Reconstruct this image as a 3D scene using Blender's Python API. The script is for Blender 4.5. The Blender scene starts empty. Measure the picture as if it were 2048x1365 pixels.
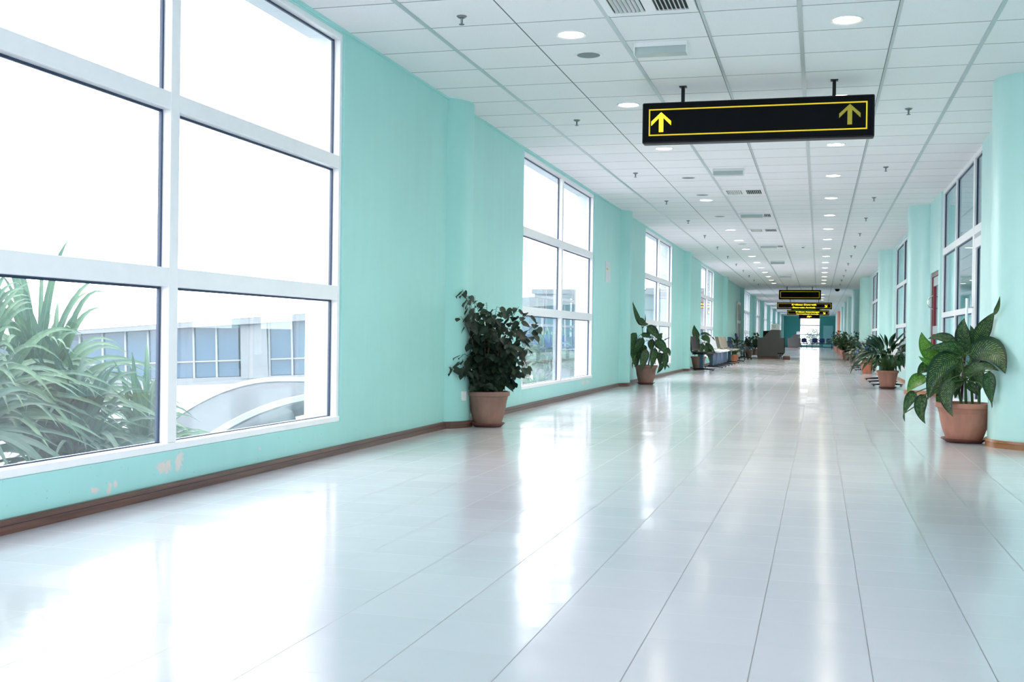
import bpy, math, random
from mathutils import Vector, Matrix
R = math.radians
sc = bpy.context.scene
col = sc.collection

# ------------------------------------------------------------------ camera
yaw, pit, rol = R(15.1498), R(-.33896), R(.77804)
f = Vector((-math.sin(yaw)*math.cos(pit), math.cos(yaw)*math.cos(pit), math.sin(pit)))
r0 = Vector((math.cos(yaw), math.sin(yaw), 0)); u0 = r0.cross(f)
rr = r0*math.cos(rol)+u0*math.sin(rol); uu = -r0*math.sin(rol)+u0*math.cos(rol)
EYE = .85
cam = bpy.data.cameras.new('camera'); co = bpy.data.objects.new('camera', cam); col.objects.link(co)
cam.sensor_width = 36; cam.lens = 2266.85/2048*36; cam.clip_end = 400; cam.clip_start = .05
co.matrix_world = Matrix(((rr.x, uu.x, -f.x, 0), (rr.y, uu.y, -f.y, 0), (rr.z, uu.z, -f.z, EYE), (0, 0, 0, 1)))
sc.camera = co

# ------------------------------------------------------------------ light and exposure
SKY = 6.4
LAMP = 420.0
w = bpy.data.worlds.new('overcast'); sc.world = w; w.use_nodes = True
bg = w.node_tree.nodes['Background']; bg.inputs[0].default_value = (.985, .965, 1, 1); bg.inputs[1].default_value = SKY
sc.view_settings.view_transform = 'Standard'; sc.view_settings.look = 'None'
sc.view_settings.exposure = .15; sc.view_settings.gamma = 1; sc.view_settings.use_curve_mapping = False
cy = sc.cycles
cy.use_denoising = True
cy.max_bounces = 9; cy.diffuse_bounces = 6; cy.glossy_bounces = 4; cy.transparent_max_bounces = 14; cy.transmission_bounces = 4
cy.sample_clamp_indirect = 12; cy.caustics_reflective = False; cy.caustics_refractive = False

H = 2.95; WL = -3.22; WLO = -3.47; WR = 1.635; WRO = 1.785; YB = -8.0; YE = 110.0
WIN = [(-6.15, -1.95), (3.1, 7.33), (12.32, 16.47), (21.55, 25.75), (32.15, 36.25), (51.3, 55.45), (60.7, 64.8), (69.9, 74.0), (79.0, 83.1), (88.2, 92.3), (97.4, 101.5)]
WZ0, WZ1 = .225, 2.925
def portal(x, y, z, sx, sy, rot):
    l = bpy.data.lights.new('window_portal', 'AREA'); l.shape = 'RECTANGLE'; l.size = sx; l.size_y = sy; l.cycles.is_portal = True
    o = bpy.data.objects.new('window_portal', l); o.location = (x, y, z); o.rotation_euler = rot; col.objects.link(o)
for a, b in WIN: portal(WLO-.03, (a+b)/2, (WZ0+WZ1)/2, WZ1-WZ0, b-a, (0, R(-90), 0))

# ------------------------------------------------------------------ helpers
class MB:
    def __init__(s): s.v = []; s.f = []; s.uv = []; s.has = False
    def add(s, vs, fs, uvs=None):
        n = len(s.v); s.v += [tuple(x) for x in vs]
        for k in fs: s.f.append(tuple(i+n for i in k))
        if uvs: s.has = True; s.uv += list(uvs)
        else: s.uv += [(0, 0)]*len(vs)
        return s
    def box(s, x0, x1, y0, y1, z0, z1):
        return s.add([(x0,y0,z0),(x1,y0,z0),(x1,y1,z0),(x0,y1,z0),(x0,y0,z1),(x1,y0,z1),(x1,y1,z1),(x0,y1,z1)],
              [(0,3,2,1),(4,5,6,7),(0,1,5,4),(1,2,6,5),(2,3,7,6),(3,0,4,7)])
    def obox(s, c, ax, hx, hy, hz):       # oriented box: ax = three unit vectors
        vs = []
        for k in (-1, 1):
            for i, j in ((-1,-1),(1,-1),(1,1),(-1,1)): vs.append(Vector(c)+ax[0]*hx*i+ax[1]*hy*j+ax[2]*hz*k)
        return s.add(vs, [(0,3,2,1),(4,5,6,7),(0,1,5,4),(1,2,6,5),(2,3,7,6),(3,0,4,7)])
    def lathe(s, prof, c=(0,0,0), n=32, sq=0):
        vs = []
        for rad, z in prof:
            for k in range(n):
                a = 2*math.pi*k/n; q = 1
                if sq: q = 1/((abs(math.cos(a))**sq+abs(math.sin(a))**sq)**(1/sq))
                vs.append((c[0]+rad*q*math.cos(a), c[1]+rad*q*math.sin(a), c[2]+z))
        fs = []
        for j in range(len(prof)-1):
            for k in range(n): fs.append((j*n+k, j*n+(k+1) % n, (j+1)*n+(k+1) % n, (j+1)*n+k))
        fs.append(tuple(range(n-1, -1, -1))); fs.append(tuple((len(prof)-1)*n+k for k in range(n)))
        return s.add(vs, fs)
    def tube(s, pts, rad, n=8):
        pts = [Vector(p) for p in pts]; m = len(pts); vs = []
        if not isinstance(rad, (list, tuple)): rad = [rad]*m
        up = None
        for i, p in enumerate(pts):
            t = (pts[min(i+1, m-1)]-pts[max(i-1, 0)]).normalized()
            if up is None or abs(t.dot(up)) > .95: up = Vector((0,0,1)) if abs(t.z) < .9 else Vector((1,0,0))
            a = t.cross(up).normalized(); b = a.cross(t).normalized(); up = b
            for k in range(n):
                th = 2*math.pi*k/n; vs.append(p+a*math.cos(th)*rad[i]+b*math.sin(th)*rad[i])
        fs = [(j*n+k, j*n+(k+1) % n, (j+1)*n+(k+1) % n, (j+1)*n+k) for j in range(m-1) for k in range(n)]
        fs.append(tuple(range(n-1, -1, -1))); fs.append(tuple((m-1)*n+k for k in range(n)))
        return s.add(vs, fs)
    def prism(s, poly, y0, y1):           # polygon in XZ extruded along Y
        n = len(poly); vs = [(x, y0, z) for x, z in poly]+[(x, y1, z) for x, z in poly]
        fs = [tuple(range(n)), tuple(range(2*n-1, n-1, -1))]+[(i, i+n, (i+1) % n+n, (i+1) % n) for i in range(n)]
        return s.add(vs, fs)
    def build(s, name, mat, parent=None, smooth=False, bevel=0, loc=None):
        me = bpy.data.meshes.new(name); me.from_pydata(s.v, [], s.f)
        if s.has:
            uvl = me.uv_layers.new(name='UVMap')
            for lp in me.loops: uvl.data[lp.index].uv = s.uv[lp.vertex_index]
        if mat: me.materials.append(mat)
        if smooth:
            me.polygons.foreach_set('use_smooth', [True]*len(me.polygons))
            if smooth != 'all':
                try: me.set_sharp_from_angle(angle=R(38))
                except Exception: pass
        me.update(); o = bpy.data.objects.new(name, me); col.objects.link(o)
        if parent: o.parent = parent
        if loc: o.location = loc
        if bevel:
            b = o.modifiers.new('Bevel', 'BEVEL'); b.width = bevel; b.segments = 2; b.limit_method = 'ANGLE'
        return o
def empty(name, loc=(0,0,0), rz=0):
    o = bpy.data.objects.new(name, None); o.location = loc; o.rotation_euler = (0,0,rz); o.empty_display_size = .1; col.objects.link(o); return o
def tag(o, label=None, cat=None, group=None, kind=None):
    if label: o['label'] = label
    if cat: o['category'] = cat
    if group: o['group'] = group
    if kind: o['kind'] = kind
    return o
def copy_tree(o, parent=None):
    c = o.copy(); col.objects.link(c); c.parent = parent
    for ch in KIDS.get(o.name, []): copy_tree(ch, c)
    return c
KIDS = {}
def kids():
    KIDS.clear()
    for o in bpy.data.objects:
        if o.parent: KIDS.setdefault(o.parent.name, []).append(o)
def lerp(a, b, t): return a+(b-a)*t

# ------------------------------------------------------------------ materials
def srgb(r, g, b):
    return tuple(((c/255)/12.92 if c/255 <= .04045 else ((c/255+.055)/1.055)**2.4) for c in (r, g, b))+(1,)
class NT:
    def __init__(s, name):
        s.m = bpy.data.materials.new(name); s.m.use_nodes = True; s.t = s.m.node_tree; s.n = s.t.nodes
        s.p = s.n['Principled BSDF']; s.out = s.n['Material Output']
    def node(s, ty, **kw):
        n = s.n.new(ty)
        for k, v in kw.items():
            if k.startswith('i_'): n.inputs[int(k[2:])].default_value = v
            else: setattr(n, k, v)
        return n
    def l(s, a, b): s.t.links.new(a, b)
    def math(s, op, a, b=None, c=None):
        n = s.n.new('ShaderNodeMath'); n.operation = op
        for i, x in enumerate((a, b, c)):
            if x is None: continue
            if isinstance(x, (int, float)): n.inputs[i].default_value = x
            else: s.l(x, n.inputs[i])
        return n.outputs[0]
    def mix(s, fac, a, b):
        n = s.n.new('ShaderNodeMix'); n.data_type = 'RGBA'
        for k, x in ((0, fac), (6, a), (7, b)):
            if isinstance(x, (int, float, tuple)): n.inputs[k].default_value = x
            else: s.l(x, n.inputs[k])
        return n.outputs[2]
    def noise(s, scale, det=3, vec=None, rough=.5):
        n = s.n.new('ShaderNodeTexNoise'); n.inputs['Scale'].default_value = scale; n.inputs['Detail'].default_value = det; n.inputs['Roughness'].default_value = rough
        if vec is not None: s.l(vec, n.inputs['Vector'])
        return n
    def pos(s): return s.n.new('ShaderNodeNewGeometry').outputs['Position']
    def sep(s, v):
        n = s.n.new('ShaderNodeSeparateXYZ'); s.l(v, n.inputs[0]); return n.outputs
    def comb(s, x, y, z):
        n = s.n.new('ShaderNodeCombineXYZ')
        for i, q in enumerate((x, y, z)):
            if isinstance(q, (int, float)): n.inputs[i].default_value = q
            else: s.l(q, n.inputs[i])
        return n.outputs[0]
    def ramp(s, fac, stops):
        n = s.n.new('ShaderNodeValToRGB'); s.l(fac, n.inputs[0]); e = n.color_ramp.elements
        e[0].position, e[0].color = stops[0]; e[1].position, e[1].color = stops[1]
        for p, c in stops[2:]:
            q = e.new(p); q.color = c
        return n.outputs[0]
    def bump(s, h, st, dist=.01):
        n = s.n.new('ShaderNodeBump'); n.inputs['Strength'].default_value = st; n.inputs['Distance'].default_value = dist
        s.l(h, n.inputs['Height']); s.l(n.outputs[0], s.p.inputs['Normal'])
def simple(name, c, rough=.5, metal=0, spec=.5, var=.06, vs=14, bump=0):
    k = NT(name); k.p.inputs['Roughness'].default_value = rough; k.p.inputs['Metallic'].default_value = metal; k.p.inputs['Specular IOR Level'].default_value = spec
    t = k.n.new('ShaderNodeTexCoord').outputs['Object']; n = k.noise(vs, 3, t)
    a = tuple(max(0, x*(1-var)) for x in c[:3])+(1,); b = tuple(min(1, x*(1+var)) for x in c[:3])+(1,)
    k.l(k.mix(n.outputs[0], a, b), k.p.inputs['Base Color'])
    if bump: k.bump(n.outputs[0], bump)
    return k.m
def emit(name, c, s):
    k = NT(name); k.p.inputs['Base Color'].default_value = tuple(x*.6 for x in c[:3])+(1,); k.p.inputs['Emission Color'].default_value = c; k.p.inputs['Emission Strength'].default_value = s
    return k.m

def paint(name, c, patches=(), dirt=0, rough=.42):
    k = NT(name); p = k.pos(); k.p.inputs['Roughness'].default_value = rough; k.p.inputs['Specular IOR Level'].default_value = .45
    n1 = k.noise(1.3, 4, p); n2 = k.noise(7, 5, p)
    sx = k.sep(p)
    streak = k.noise(1, 3, k.comb(k.math('MULTIPLY', sx[0], 9), k.math('MULTIPLY', sx[1], 9), k.math('MULTIPLY', sx[2], .7)))
    v = k.math('ADD', k.math('MULTIPLY', n1.outputs[0], .5), k.math('ADD', k.math('MULTIPLY', n2.outputs[0], .2), k.math('MULTIPLY', streak.outputs[0], .3)))
    a = tuple(x*.87 for x in c[:3])+(1,); b = tuple(min(1, x*1.12) for x in c[:3])+(1,)
    cc = k.mix(v, a, b)
    if patches:
        m = None
        jag = k.noise(26, 7, p, .75)
        for (py, pz, ry, rz) in patches:
            dy = k.math('DIVIDE', k.math('SUBTRACT', sx[1], py), ry); dz = k.math('DIVIDE', k.math('SUBTRACT', sx[2], pz), rz)
            d = k.math('ADD', k.math('MULTIPLY', dy, dy), k.math('MULTIPLY', dz, dz))
            d = k.math('ADD', d, k.math('MULTIPLY', k.math('SUBTRACT', jag.outputs[0], .47), 9.0))
            g = k.math('LESS_THAN', d, 1)
            far = k.math('LESS_THAN', k.math('ADD', k.math('MULTIPLY', dy, dy), k.math('MULTIPLY', dz, dz)), 3.2)
            g = k.math('MULTIPLY', g, far)
            m = g if m is None else k.math('MAXIMUM', m, g)
        cc = k.mix(m, cc, srgb(222, 214, 208))
    if dirt:
        dn = k.noise(40, 4, p); low = k.math('LESS_THAN', sx[2], .26)
        d = k.math('MULTIPLY', k.math('GREATER_THAN', dn.outputs[0], .71), k.math('MULTIPLY', low, .3))
        cc = k.mix(d, cc, srgb(120, 140, 130))
    k.l(cc, k.p.inputs['Base Color']); k.bump(n2.outputs[0], .12, .004)
    return k.m
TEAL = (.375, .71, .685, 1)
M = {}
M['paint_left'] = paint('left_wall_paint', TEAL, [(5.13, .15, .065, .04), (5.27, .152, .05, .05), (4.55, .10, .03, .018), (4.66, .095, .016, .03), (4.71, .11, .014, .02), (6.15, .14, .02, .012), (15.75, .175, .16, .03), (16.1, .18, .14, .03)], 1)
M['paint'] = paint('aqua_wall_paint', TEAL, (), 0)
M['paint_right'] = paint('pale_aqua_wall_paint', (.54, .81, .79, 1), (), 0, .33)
M['paint_dark'] = paint('deep_teal_wall_paint', (.10, .44, .42, 1))
M['salmon'] = paint('salmon_column_paint', (.72, .22, .13, 1))
M['white_wall'] = simple('white_render', (.80, .84, .86, 1), .7, var=.03)
M['alu'] = simple('white_powder_coated_aluminium', (.88, .88, .90, 1), .3, 0, .5, .03)
M['rubber'] = simple('dark_blue_gasket', (.015, .04, .09, 1), .5)
M['chrome'] = simple('chrome', (.75, .77, .8, 1), .15, 1)
M['steel'] = simple('brushed_steel', (.20, .23, .24, 1), .35, .7)
M['black'] = simple('black_metal', (.007, .008, .010, 1), .45, 0, .25)
M['black_gloss'] = simple('black_sign_face', (.004, .005, .007, 1), .5, 0, .08)
M['yellow'] = emit('lit_yellow_acrylic', (1, .72, .02, 1), .38)
M['yellow_dim'] = simple('unlit_yellow_acrylic', (.50, .40, .03, 1), .35)
M['yellow_text'] = emit('lit_yellow_lettering', (1, .80, .02, 1), 1.4)
k = NT('downlight_reflector_lens'); lw = k.node('ShaderNodeLayerWeight'); lw.inputs[0].default_value = .5   # narrow beam: most light leaves straight down
cs = k.math('SUBTRACT', 1.0, lw.outputs['Facing']); k.l(k.math('ADD', 14.0, k.math('MULTIPLY', k.math('POWER', cs, 3.0), LAMP)), k.p.inputs['Emission Strength'])
k.p.inputs['Emission Color'].default_value = (1, .90, .74, 1); M['lamp'] = k.m
M['ring'] = simple('white_metal_ring', (.8, .8, .8, 1), .3)
M['grille_grey'] = simple('perforated_grey_grille', (.17, .21, .22, 1), .6)
M['white_plastic'] = simple('white_plastic', (.83, .84, .85, 1), .35, var=.02)
M['diffuser'] = simple('prismatic_diffuser', (.42, .50, .50, 1), .3)
M['wood'] = simple('brown_stained_wood', (.165, .085, .065, 1), .38, var=.3, vs=5)
M['groove_shade'] = simple('painted_groove_shade', (.04, .02, .02, 1), .6)
M['soil'] = simple('dark_soil', (.03, .022, .016, 1), .9, var=.4, vs=60, bump=.6)
M['grey_laminate'] = simple('dark_grey_laminate', (.085, .082, .080, 1), .45, var=.08)
M['blue_grey'] = simple('pale_grey_laminate', (.45, .50, .52, 1), .4)
M['shell_white'] = simple('white_chair_shell', (.78, .80, .83, 1), .3)
M['shell_beige'] = simple('beige_chair_shell', (.42, .36, .30, 1), .4)
M['shell_olive'] = simple('olive_chair_shell', (.12, .13, .09, 1), .45)
M['shell_brown'] = simple('dark_brown_chair_shell', (.045, .032, .035, 1), .45)
M['shell_grey'] = simple('grey_chair_shell', (.20, .27, .30, 1), .4)
M['shell_blue'] = simple('bright_blue_chair_shell', (.02, .14, .62, 1), .3)
M['navy'] = simple('navy_fabric', (.03, .05, .17, 1), .75)
M['leg_blue'] = simple('slate_blue_chair_column', (.05, .085, .14, 1), .4)
M['red'] = simple('maroon_door_paint', (.20, .018, .03, 1), .3)
M['grey_metal'] = simple('grey_door_metal', (.42, .42, .45, 1), .35)
M['paper'] = simple('white_paper', (.62, .68, .72, 1), .8, var=.15, vs=30)
M['stake'] = simple('maroon_stake', (.10, .008, .03, 1), .5)
M['stem'] = simple('green_stem', (.06, .13, .03, 1), .5)
M['bark'] = simple('brown_twig', (.06, .045, .025, 1), .7)
M['ext_glass'] = simple('blue_tinted_glass', (.022, .075, .13, 1), .12, var=.25, vs=1.2)
M['ext_roof'] = simple('grey_membrane_roof', (.036, .048, .058, 1), 1, var=.1, vs=2)
M['ext_white'] = simple('white_cladding', (.17, .19, .205, 1), .6, var=.04)
M['ext_rib'] = simple('white_roof_rib', (.26, .28, .29, 1), .6)
M['ext_ground'] = simple('pale_concrete', (.11, .125, .13, 1), .8, var=.15, vs=.6)
M['ext_pink'] = simple('pink_render', (.20, .085, .075, 1), .8)
M['ext_blue'] = simple('blue_air_conditioner', (.04, .11, .16, 1), .5)
M['planter'] = simple('grey_green_planter', (.10, .15, .15, 1), .7)

def terracotta(name, c):
    k = NT(name); t = k.n.new('ShaderNodeTexCoord').outputs['Object']; sx = k.sep(t)
    n = k.noise(6, 5, t); st = k.noise(1, 4, k.comb(k.math('MULTIPLY', sx[0], 22), k.math('MULTIPLY', sx[1], 22), k.math('MULTIPLY', sx[2], 3)))
    v = k.math('ADD', k.math('MULTIPLY', n.outputs[0], .5), k.math('MULTIPLY', st.outputs[0], .5))
    k.l(k.ramp(v, [(.3, tuple(x*.8 for x in c[:3])+(1,)), (.7, tuple(min(1, x*1.25) for x in c[:3])+(1,))]), k.p.inputs['Base Color'])
    k.p.inputs['Roughness'].default_value = .6; k.bump(n.outputs[0], .1, .004); return k.m
M['terracotta'] = terracotta('terracotta_plastic', (.29, .155, .12, 1))
M['terracotta_pink'] = terracotta('pink_terracotta', (.46, .20, .145, 1))
M['terracotta_bright'] = terracotta('orange_terracotta', (.66, .22, .13, 1))
M['saucer'] = simple('brown_saucer', (.17, .06, .05, 1), .45)

def leafmat(name, dark, light, stripe=None, rough=.35):
    k = NT(name); uv = k.n.new('ShaderNodeUVMap').outputs[0]; s = k.sep(uv); p = k.pos()
    nz = k.noise(5, 2, p); c = k.mix(k.ramp(nz.outputs[0], [(.38, (0,0,0,1)), (.62, (1,1,1,1))]), dark, light)
    av = k.math('ABSOLUTE', k.math('SUBTRACT', k.math('MULTIPLY', s[1], 2), 1))
    if stripe:
        n2 = k.noise(60, 2, p)
        ph = k.math('SUBTRACT', k.math('MULTIPLY', s[0], 19), k.math('MULTIPLY', av, 4.2))
        ph = k.math('ADD', ph, k.math('MULTIPLY', n2.outputs[0], .5))
        w_ = k.math('ABSOLUTE', k.math('SUBTRACT', k.math('FRACT', ph), .5))
        g = k.math('LESS_THAN', w_, k.math('MULTIPLY', k.math('SUBTRACT', n2.outputs[0], .34), .75))
        g = k.math('MULTIPLY', g, k.math('GREATER_THAN', av, .06)); g = k.math('MULTIPLY', g, k.math('LESS_THAN', av, .72))
        c = k.mix(k.math('MULTIPLY', g, .7), c, stripe)
    mid = k.math('LESS_THAN', av, .05); c = k.mix(k.math('MULTIPLY', mid, .5), c, tuple(min(1, x*2.2) for x in light[:3])+(1,))
    k.l(c, k.p.inputs['Base Color']); k.p.inputs['Roughness'].default_value = rough
    tr = k.node('ShaderNodeBsdfTranslucent'); k.l(c, tr.inputs[0]); mx = k.node('ShaderNodeMixShader', i_0=.18)
    k.l(k.p.outputs[0], mx.inputs[1]); k.l(tr.outputs[0], mx.inputs[2]); k.l(mx.outputs[0], k.out.inputs[0])
    return k.m
M['leaf_dief'] = leafmat('dumb_cane_leaf', (.004, .022, .012, 1), (.008, .050, .014, 1), (.22, .38, .09, 1), .42)
M['leaf_dief_bright'] = leafmat('dumb_cane_lit_leaf', (.025, .12, .012, 1), (.05, .19, .015, 1), (.36, .55, .13, 1), .42)  # brighter copy for lit leaves, the light put into the colour
M['leaf_bush'] = leafmat('bush_leaf', (.006, .020, .014, 1), (.012, .034, .016, 1), None, .55)
M['leaf_lily'] = leafmat('peace_lily_leaf', (.004, .026, .011, 1), (.009, .052, .014, 1), None, .3)
M['leaf_bush_green'] = leafmat('shrub_leaf', (.007, .030, .009, 1), (.016, .066, .014, 1), None, .45)
M['leaf_palm'] = leafmat('palm_leaflet', (.035, .11, .02, 1), (.08, .20, .03, 1), None, .45)
M['leaf_ext'] = leafmat('outdoor_strap_leaf', (.016, .062, .045, 1), (.034, .10, .06, 1), None, .5)
M['leaf_ext_light'] = leafmat('outdoor_pale_leaf', (.04, .12, .075, 1), (.08, .18, .09, 1), None, .5)
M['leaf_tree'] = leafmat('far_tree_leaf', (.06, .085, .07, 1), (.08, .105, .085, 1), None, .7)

def glassmat(name, tint, dust):
    k = NT(name); k.n.remove(k.p)
    t = k.node('ShaderNodeBsdfTransparent'); t.inputs[0].default_value = tint
    g = k.node('ShaderNodeBsdfGlossy'); g.inputs['Roughness'].default_value = .0; g.inputs[0].default_value = (.9, .96, 1, 1)
    d = k.node('ShaderNodeBsdfTranslucent'); d.inputs[0].default_value = (.75, .86, .95, 1)
    lw = k.node('ShaderNodeLayerWeight'); lw.inputs[0].default_value = .5
    fr = k.math('ADD', .03, k.math('MULTIPLY', k.math('POWER', lw.outputs['Facing'], 4.6), .8))
    a = k.node('ShaderNodeMixShader'); k.l(fr, a.inputs[0]); k.l(t.outputs[0], a.inputs[1]); k.l(g.outputs[0], a.inputs[2])
    n = k.noise(9, 5, k.pos(), .7); b = k.node('ShaderNodeMixShader')
    k.l(k.math('MULTIPLY', k.math('ADD', n.outputs[0], .5), dust), b.inputs[0]); k.l(a.outputs[0], b.inputs[1]); k.l(d.outputs[0], b.inputs[2])
    k.l(b.outputs[0], k.out.inputs[0]); return k.m
M['glass'] = glassmat('dusty_window_glass', (.95, .975, .985, 1), .022)
M['glass_in'] = glassmat('shopfront_glass', (.84, .92, .91, 1), .01)

def floormat():
    k = NT('glazed_floor_tiles'); p = k.pos(); s = k.sep(p)
    u = k.math('DIVIDE', k.math('ADD', s[0], .158), .3008); v = k.math('DIVIDE', k.math('SUBTRACT', s[1], 2.89), .2966)
    cell = k.comb(k.math('FLOOR', u), k.math('FLOOR', v), 0)
    wn = k.node('ShaderNodeTexWhiteNoise', noise_dimensions='3D'); k.l(cell, wn.inputs[0])
    fu = k.math('ABSOLUTE', k.math('SUBTRACT', k.math('FRACT', u), .5)); fv = k.math('ABSOLUTE', k.math('SUBTRACT', k.math('FRACT', v), .5))
    gu = k.math('GREATER_THAN', fu, .4945); gv = k.math('GREATER_THAN', fv, .4955)
    g = k.math('MAXIMUM', gu, k.math('MULTIPLY', gv, .75))
    n = k.noise(1.2, 3, p); spk = k.noise(130, 2, p)
    base = k.mix(wn.outputs[0], (.60, .58, .625, 1), (.625, .605, .65, 1)); base = k.mix(k.math('MULTIPLY', n.outputs[0], .35), base, (.57, .57, .61, 1))
    base = k.mix(k.math('GREATER_THAN', spk.outputs[0], .80), base, (.35, .33, .32, 1))
    c = k.mix(k.math('MULTIPLY', g, .8), base, (.20, .18, .18, 1))
    k.l(c, k.p.inputs['Base Color'])
    gn = k.noise(2.0, 3, p)
    rg = k.math('ADD', .11, k.math('MULTIPLY', gn.outputs[0], .07)); rg = k.math('ADD', rg, k.math('MULTIPLY', g, .3)); k.l(rg, k.p.inputs['Roughness'])
    k.p.inputs['IOR'].default_value = 1.55
    # every tile lies a touch out of level, the way hand-laid tiles do
    vm = k.node('ShaderNodeVectorMath', operation='SUBTRACT'); k.l(wn.outputs[1], vm.inputs[0]); vm.inputs[1].default_value = (.5, .5, .5)
    sc_ = k.node('ShaderNodeVectorMath', operation='MULTIPLY'); k.l(vm.outputs[0], sc_.inputs[0]); sc_.inputs[1].default_value = (.010, .014, 0)
    wav = k.noise(3.5, 2, p); b = k.node('ShaderNodeBump'); b.inputs['Strength'].default_value = .10; b.inputs['Distance'].default_value = .012
    hh = k.math('SUBTRACT', wav.outputs[0], k.math('MULTIPLY', g, .25)); k.l(hh, b.inputs['Height'])
    ad = k.node('ShaderNodeVectorMath', operation='ADD'); k.l(b.outputs[0], ad.inputs[0]); k.l(sc_.outputs[0], ad.inputs[1])
    nm = k.node('ShaderNodeVectorMath', operation='NORMALIZE'); k.l(ad.outputs[0], nm.inputs[0]); k.l(nm.outputs[0], k.p.inputs['Normal'])
    return k.m
M['floor'] = floormat()
def ceilmat():
    k = NT('mineral_fibre_ceiling_tiles'); p = k.pos(); s = k.sep(p)
    v = k.math('DIVIDE', k.math('SUBTRACT', s[1], 8.005), .6145); u = k.math('DIVIDE', k.math('ADD', s[0], 2.62), .6155)
    wn = k.node('ShaderNodeTexWhiteNoise', noise_dimensions='3D'); k.l(k.comb(k.math('FLOOR', u), k.math('FLOOR', v), 0), wn.inputs[0])
    fv = k.math('ABSOLUTE', k.math('SUBTRACT', k.math('FRACT', k.math('ADD', v, .5)), .5)); fu = k.math('ABSOLUTE', k.math('SUBTRACT', k.math('FRACT', k.math('ADD', u, .5)), .5))
    g = k.math('MAXIMUM', k.math('LESS_THAN', fv, .0085), k.math('LESS_THAN', fu, .008))
    n = k.noise(2, 4, p); spk = k.noise(220, 2, p)
    c = k.mix(wn.outputs[0], (.84, .85, .87, 1), (.88, .885, .90, 1)); c = k.mix(k.math('MULTIPLY', n.outputs[0], .25), c, (.80, .79, .78, 1))
    c = k.mix(k.math('MULTIPLY', k.math('GREATER_THAN', spk.outputs[0], .64), .35), c, (.35, .37, .38, 1))
    c = k.mix(g, c, (.16, .19, .20, 1)); k.l(c, k.p.inputs['Base Color']); k.p.inputs['Roughness'].default_value = .9; k.p.inputs['Specular IOR Level'].default_value = .2  # dark tile joints, with the thin shadow of the cross lines painted in
    k.bump(spk.outputs[0], .3, .003); return k.m
M['ceiling'] = ceilmat()
def baseboardmat():
    k = NT('reddish_brown_skirting'); p = k.pos(); s = k.sep(p)
    n = k.noise(1, 5, k.comb(k.math('MULTIPLY', s[0], 3), k.math('MULTIPLY', s[1], 3), k.math('MULTIPLY', s[2], 60)))
    k.l(k.ramp(n.outputs[0], [(.3, (.085, .034, .026, 1)), (.7, (.17, .075, .055, 1))]), k.p.inputs['Base Color']); k.p.inputs['Roughness'].default_value = .35
    return k.m
M['baseboard'] = baseboardmat()
def basetile():
    k = NT('orange_brown_skirting_tiles'); p = k.pos(); s = k.sep(p)
    wn = k.node('ShaderNodeTexWhiteNoise', noise_dimensions='1D'); k.l(k.math('FLOOR', k.math('MULTIPLY', k.math('ADD', s[0], s[1]), 12)), wn.inputs['W'])
    k.l(k.mix(wn.outputs[0], (.32, .13, .05, 1), (.50, .24, .12, 1)), k.p.inputs['Base Color']); k.p.inputs['Roughness'].default_value = .3; return k.m
M['basetile'] = basetile()

# ------------------------------------------------------------------ the setting
S = 'structure'
tag(MB().box(WLO, WRO, YB, YE+.2, -.2, 0).box(WRO, 6.2, 10.4, 44.2, -.2, 0).build('floor', M['floor']), 'glossy pale tiled corridor floor', kind=S)
tag(MB().box(WLO, WRO, YB, YE+.2, H, H+.2).box(WRO, 6.2, 10.4, 44.2, H, H+.2).build('ceiling', M['ceiling']), 'suspended white tile ceiling of the corridor', kind=S)
m = MB(); prev = YB
for a, b in WIN+[(YE, YE)]:
    m.box(WLO, WL, prev, a, 0, H)
    if b > a: m.box(WLO, WL, a, b, 0, WZ0); m.box(WLO, WL, a, b, WZ1, H)
    prev = b
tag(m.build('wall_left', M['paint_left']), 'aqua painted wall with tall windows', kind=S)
# white outside face of the openings
m = MB()
for a, b in WIN:
    m.box(WLO-.02, -3.292, a-.001, a+.012, WZ0, WZ1); m.box(WLO-.02, -3.292, b-.012, b+.001, WZ0, WZ1); m.box(WLO-.02, -3.292, a, b, WZ0-.01, WZ0+.012); m.box(WLO-.02, -3.292, a, b, WZ1-.012, WZ1+.01)
tag(m.build('trim_1', M['white_wall']), 'white outer lining of the window openings', kind=S)
GY0, GY1 = 12.85, 17.03            # glazed shop front on the right
RW = [(22.3, 26.85), (32.2, 38.6)]
FILL_RW = [(-7.4, -3.4), (-2.6, 1.4)]  # added openings out of view behind the camera, to let fill light in
m = MB().box(WR, WRO, YB, -7.4, 0, H).box(WR, WRO, -3.4, -2.6, 0, H).box(WR, WRO, 1.4, GY0, 0, H)
for a, b in FILL_RW: m.box(WR, WRO, a, b, 0, WZ0).box(WR, WRO, a, b, WZ1, H); portal(WRO+.03, (a+b)/2, (WZ0+WZ1)/2, WZ1-WZ0, b-a, (0, R(90), 0))
m.box(WR, WRO, GY1, 17.25, 0, H).box(WR, WRO, 17.25, 18.42, 1.86, H).box(WR, WRO, 18.42, RW[0][0], 0, H)
m.box(WR, WRO, RW[0][1], RW[1][0], 0, H).box(WR, WRO, RW[1][1], YE, 0, H)
for a, b in RW: m.box(WR, WRO, a, b, 0, .24).box(WR, WRO, a, b, 2.90, H)
tag(m.build('wall_right', M['paint_right']), 'pale aqua wall with shop front and inner windows', kind=S)
tag(MB().box(WLO, WRO, YB-.2, YB, 0, H).build('wall_front', M['paint']), 'plain wall closing the near end of the corridor', kind=S)
EX0, EX1 = -1.76, .09
m = MB().box(WLO, EX0, YE, YE+.2, 0, H).box(EX1, WRO, YE, YE+.2, 0, H).box(EX0, EX1, YE, YE+.2, 0, .14)
tag(m.build('wall_back', M['paint_dark']), 'deep teal end wall', kind=S)
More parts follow.
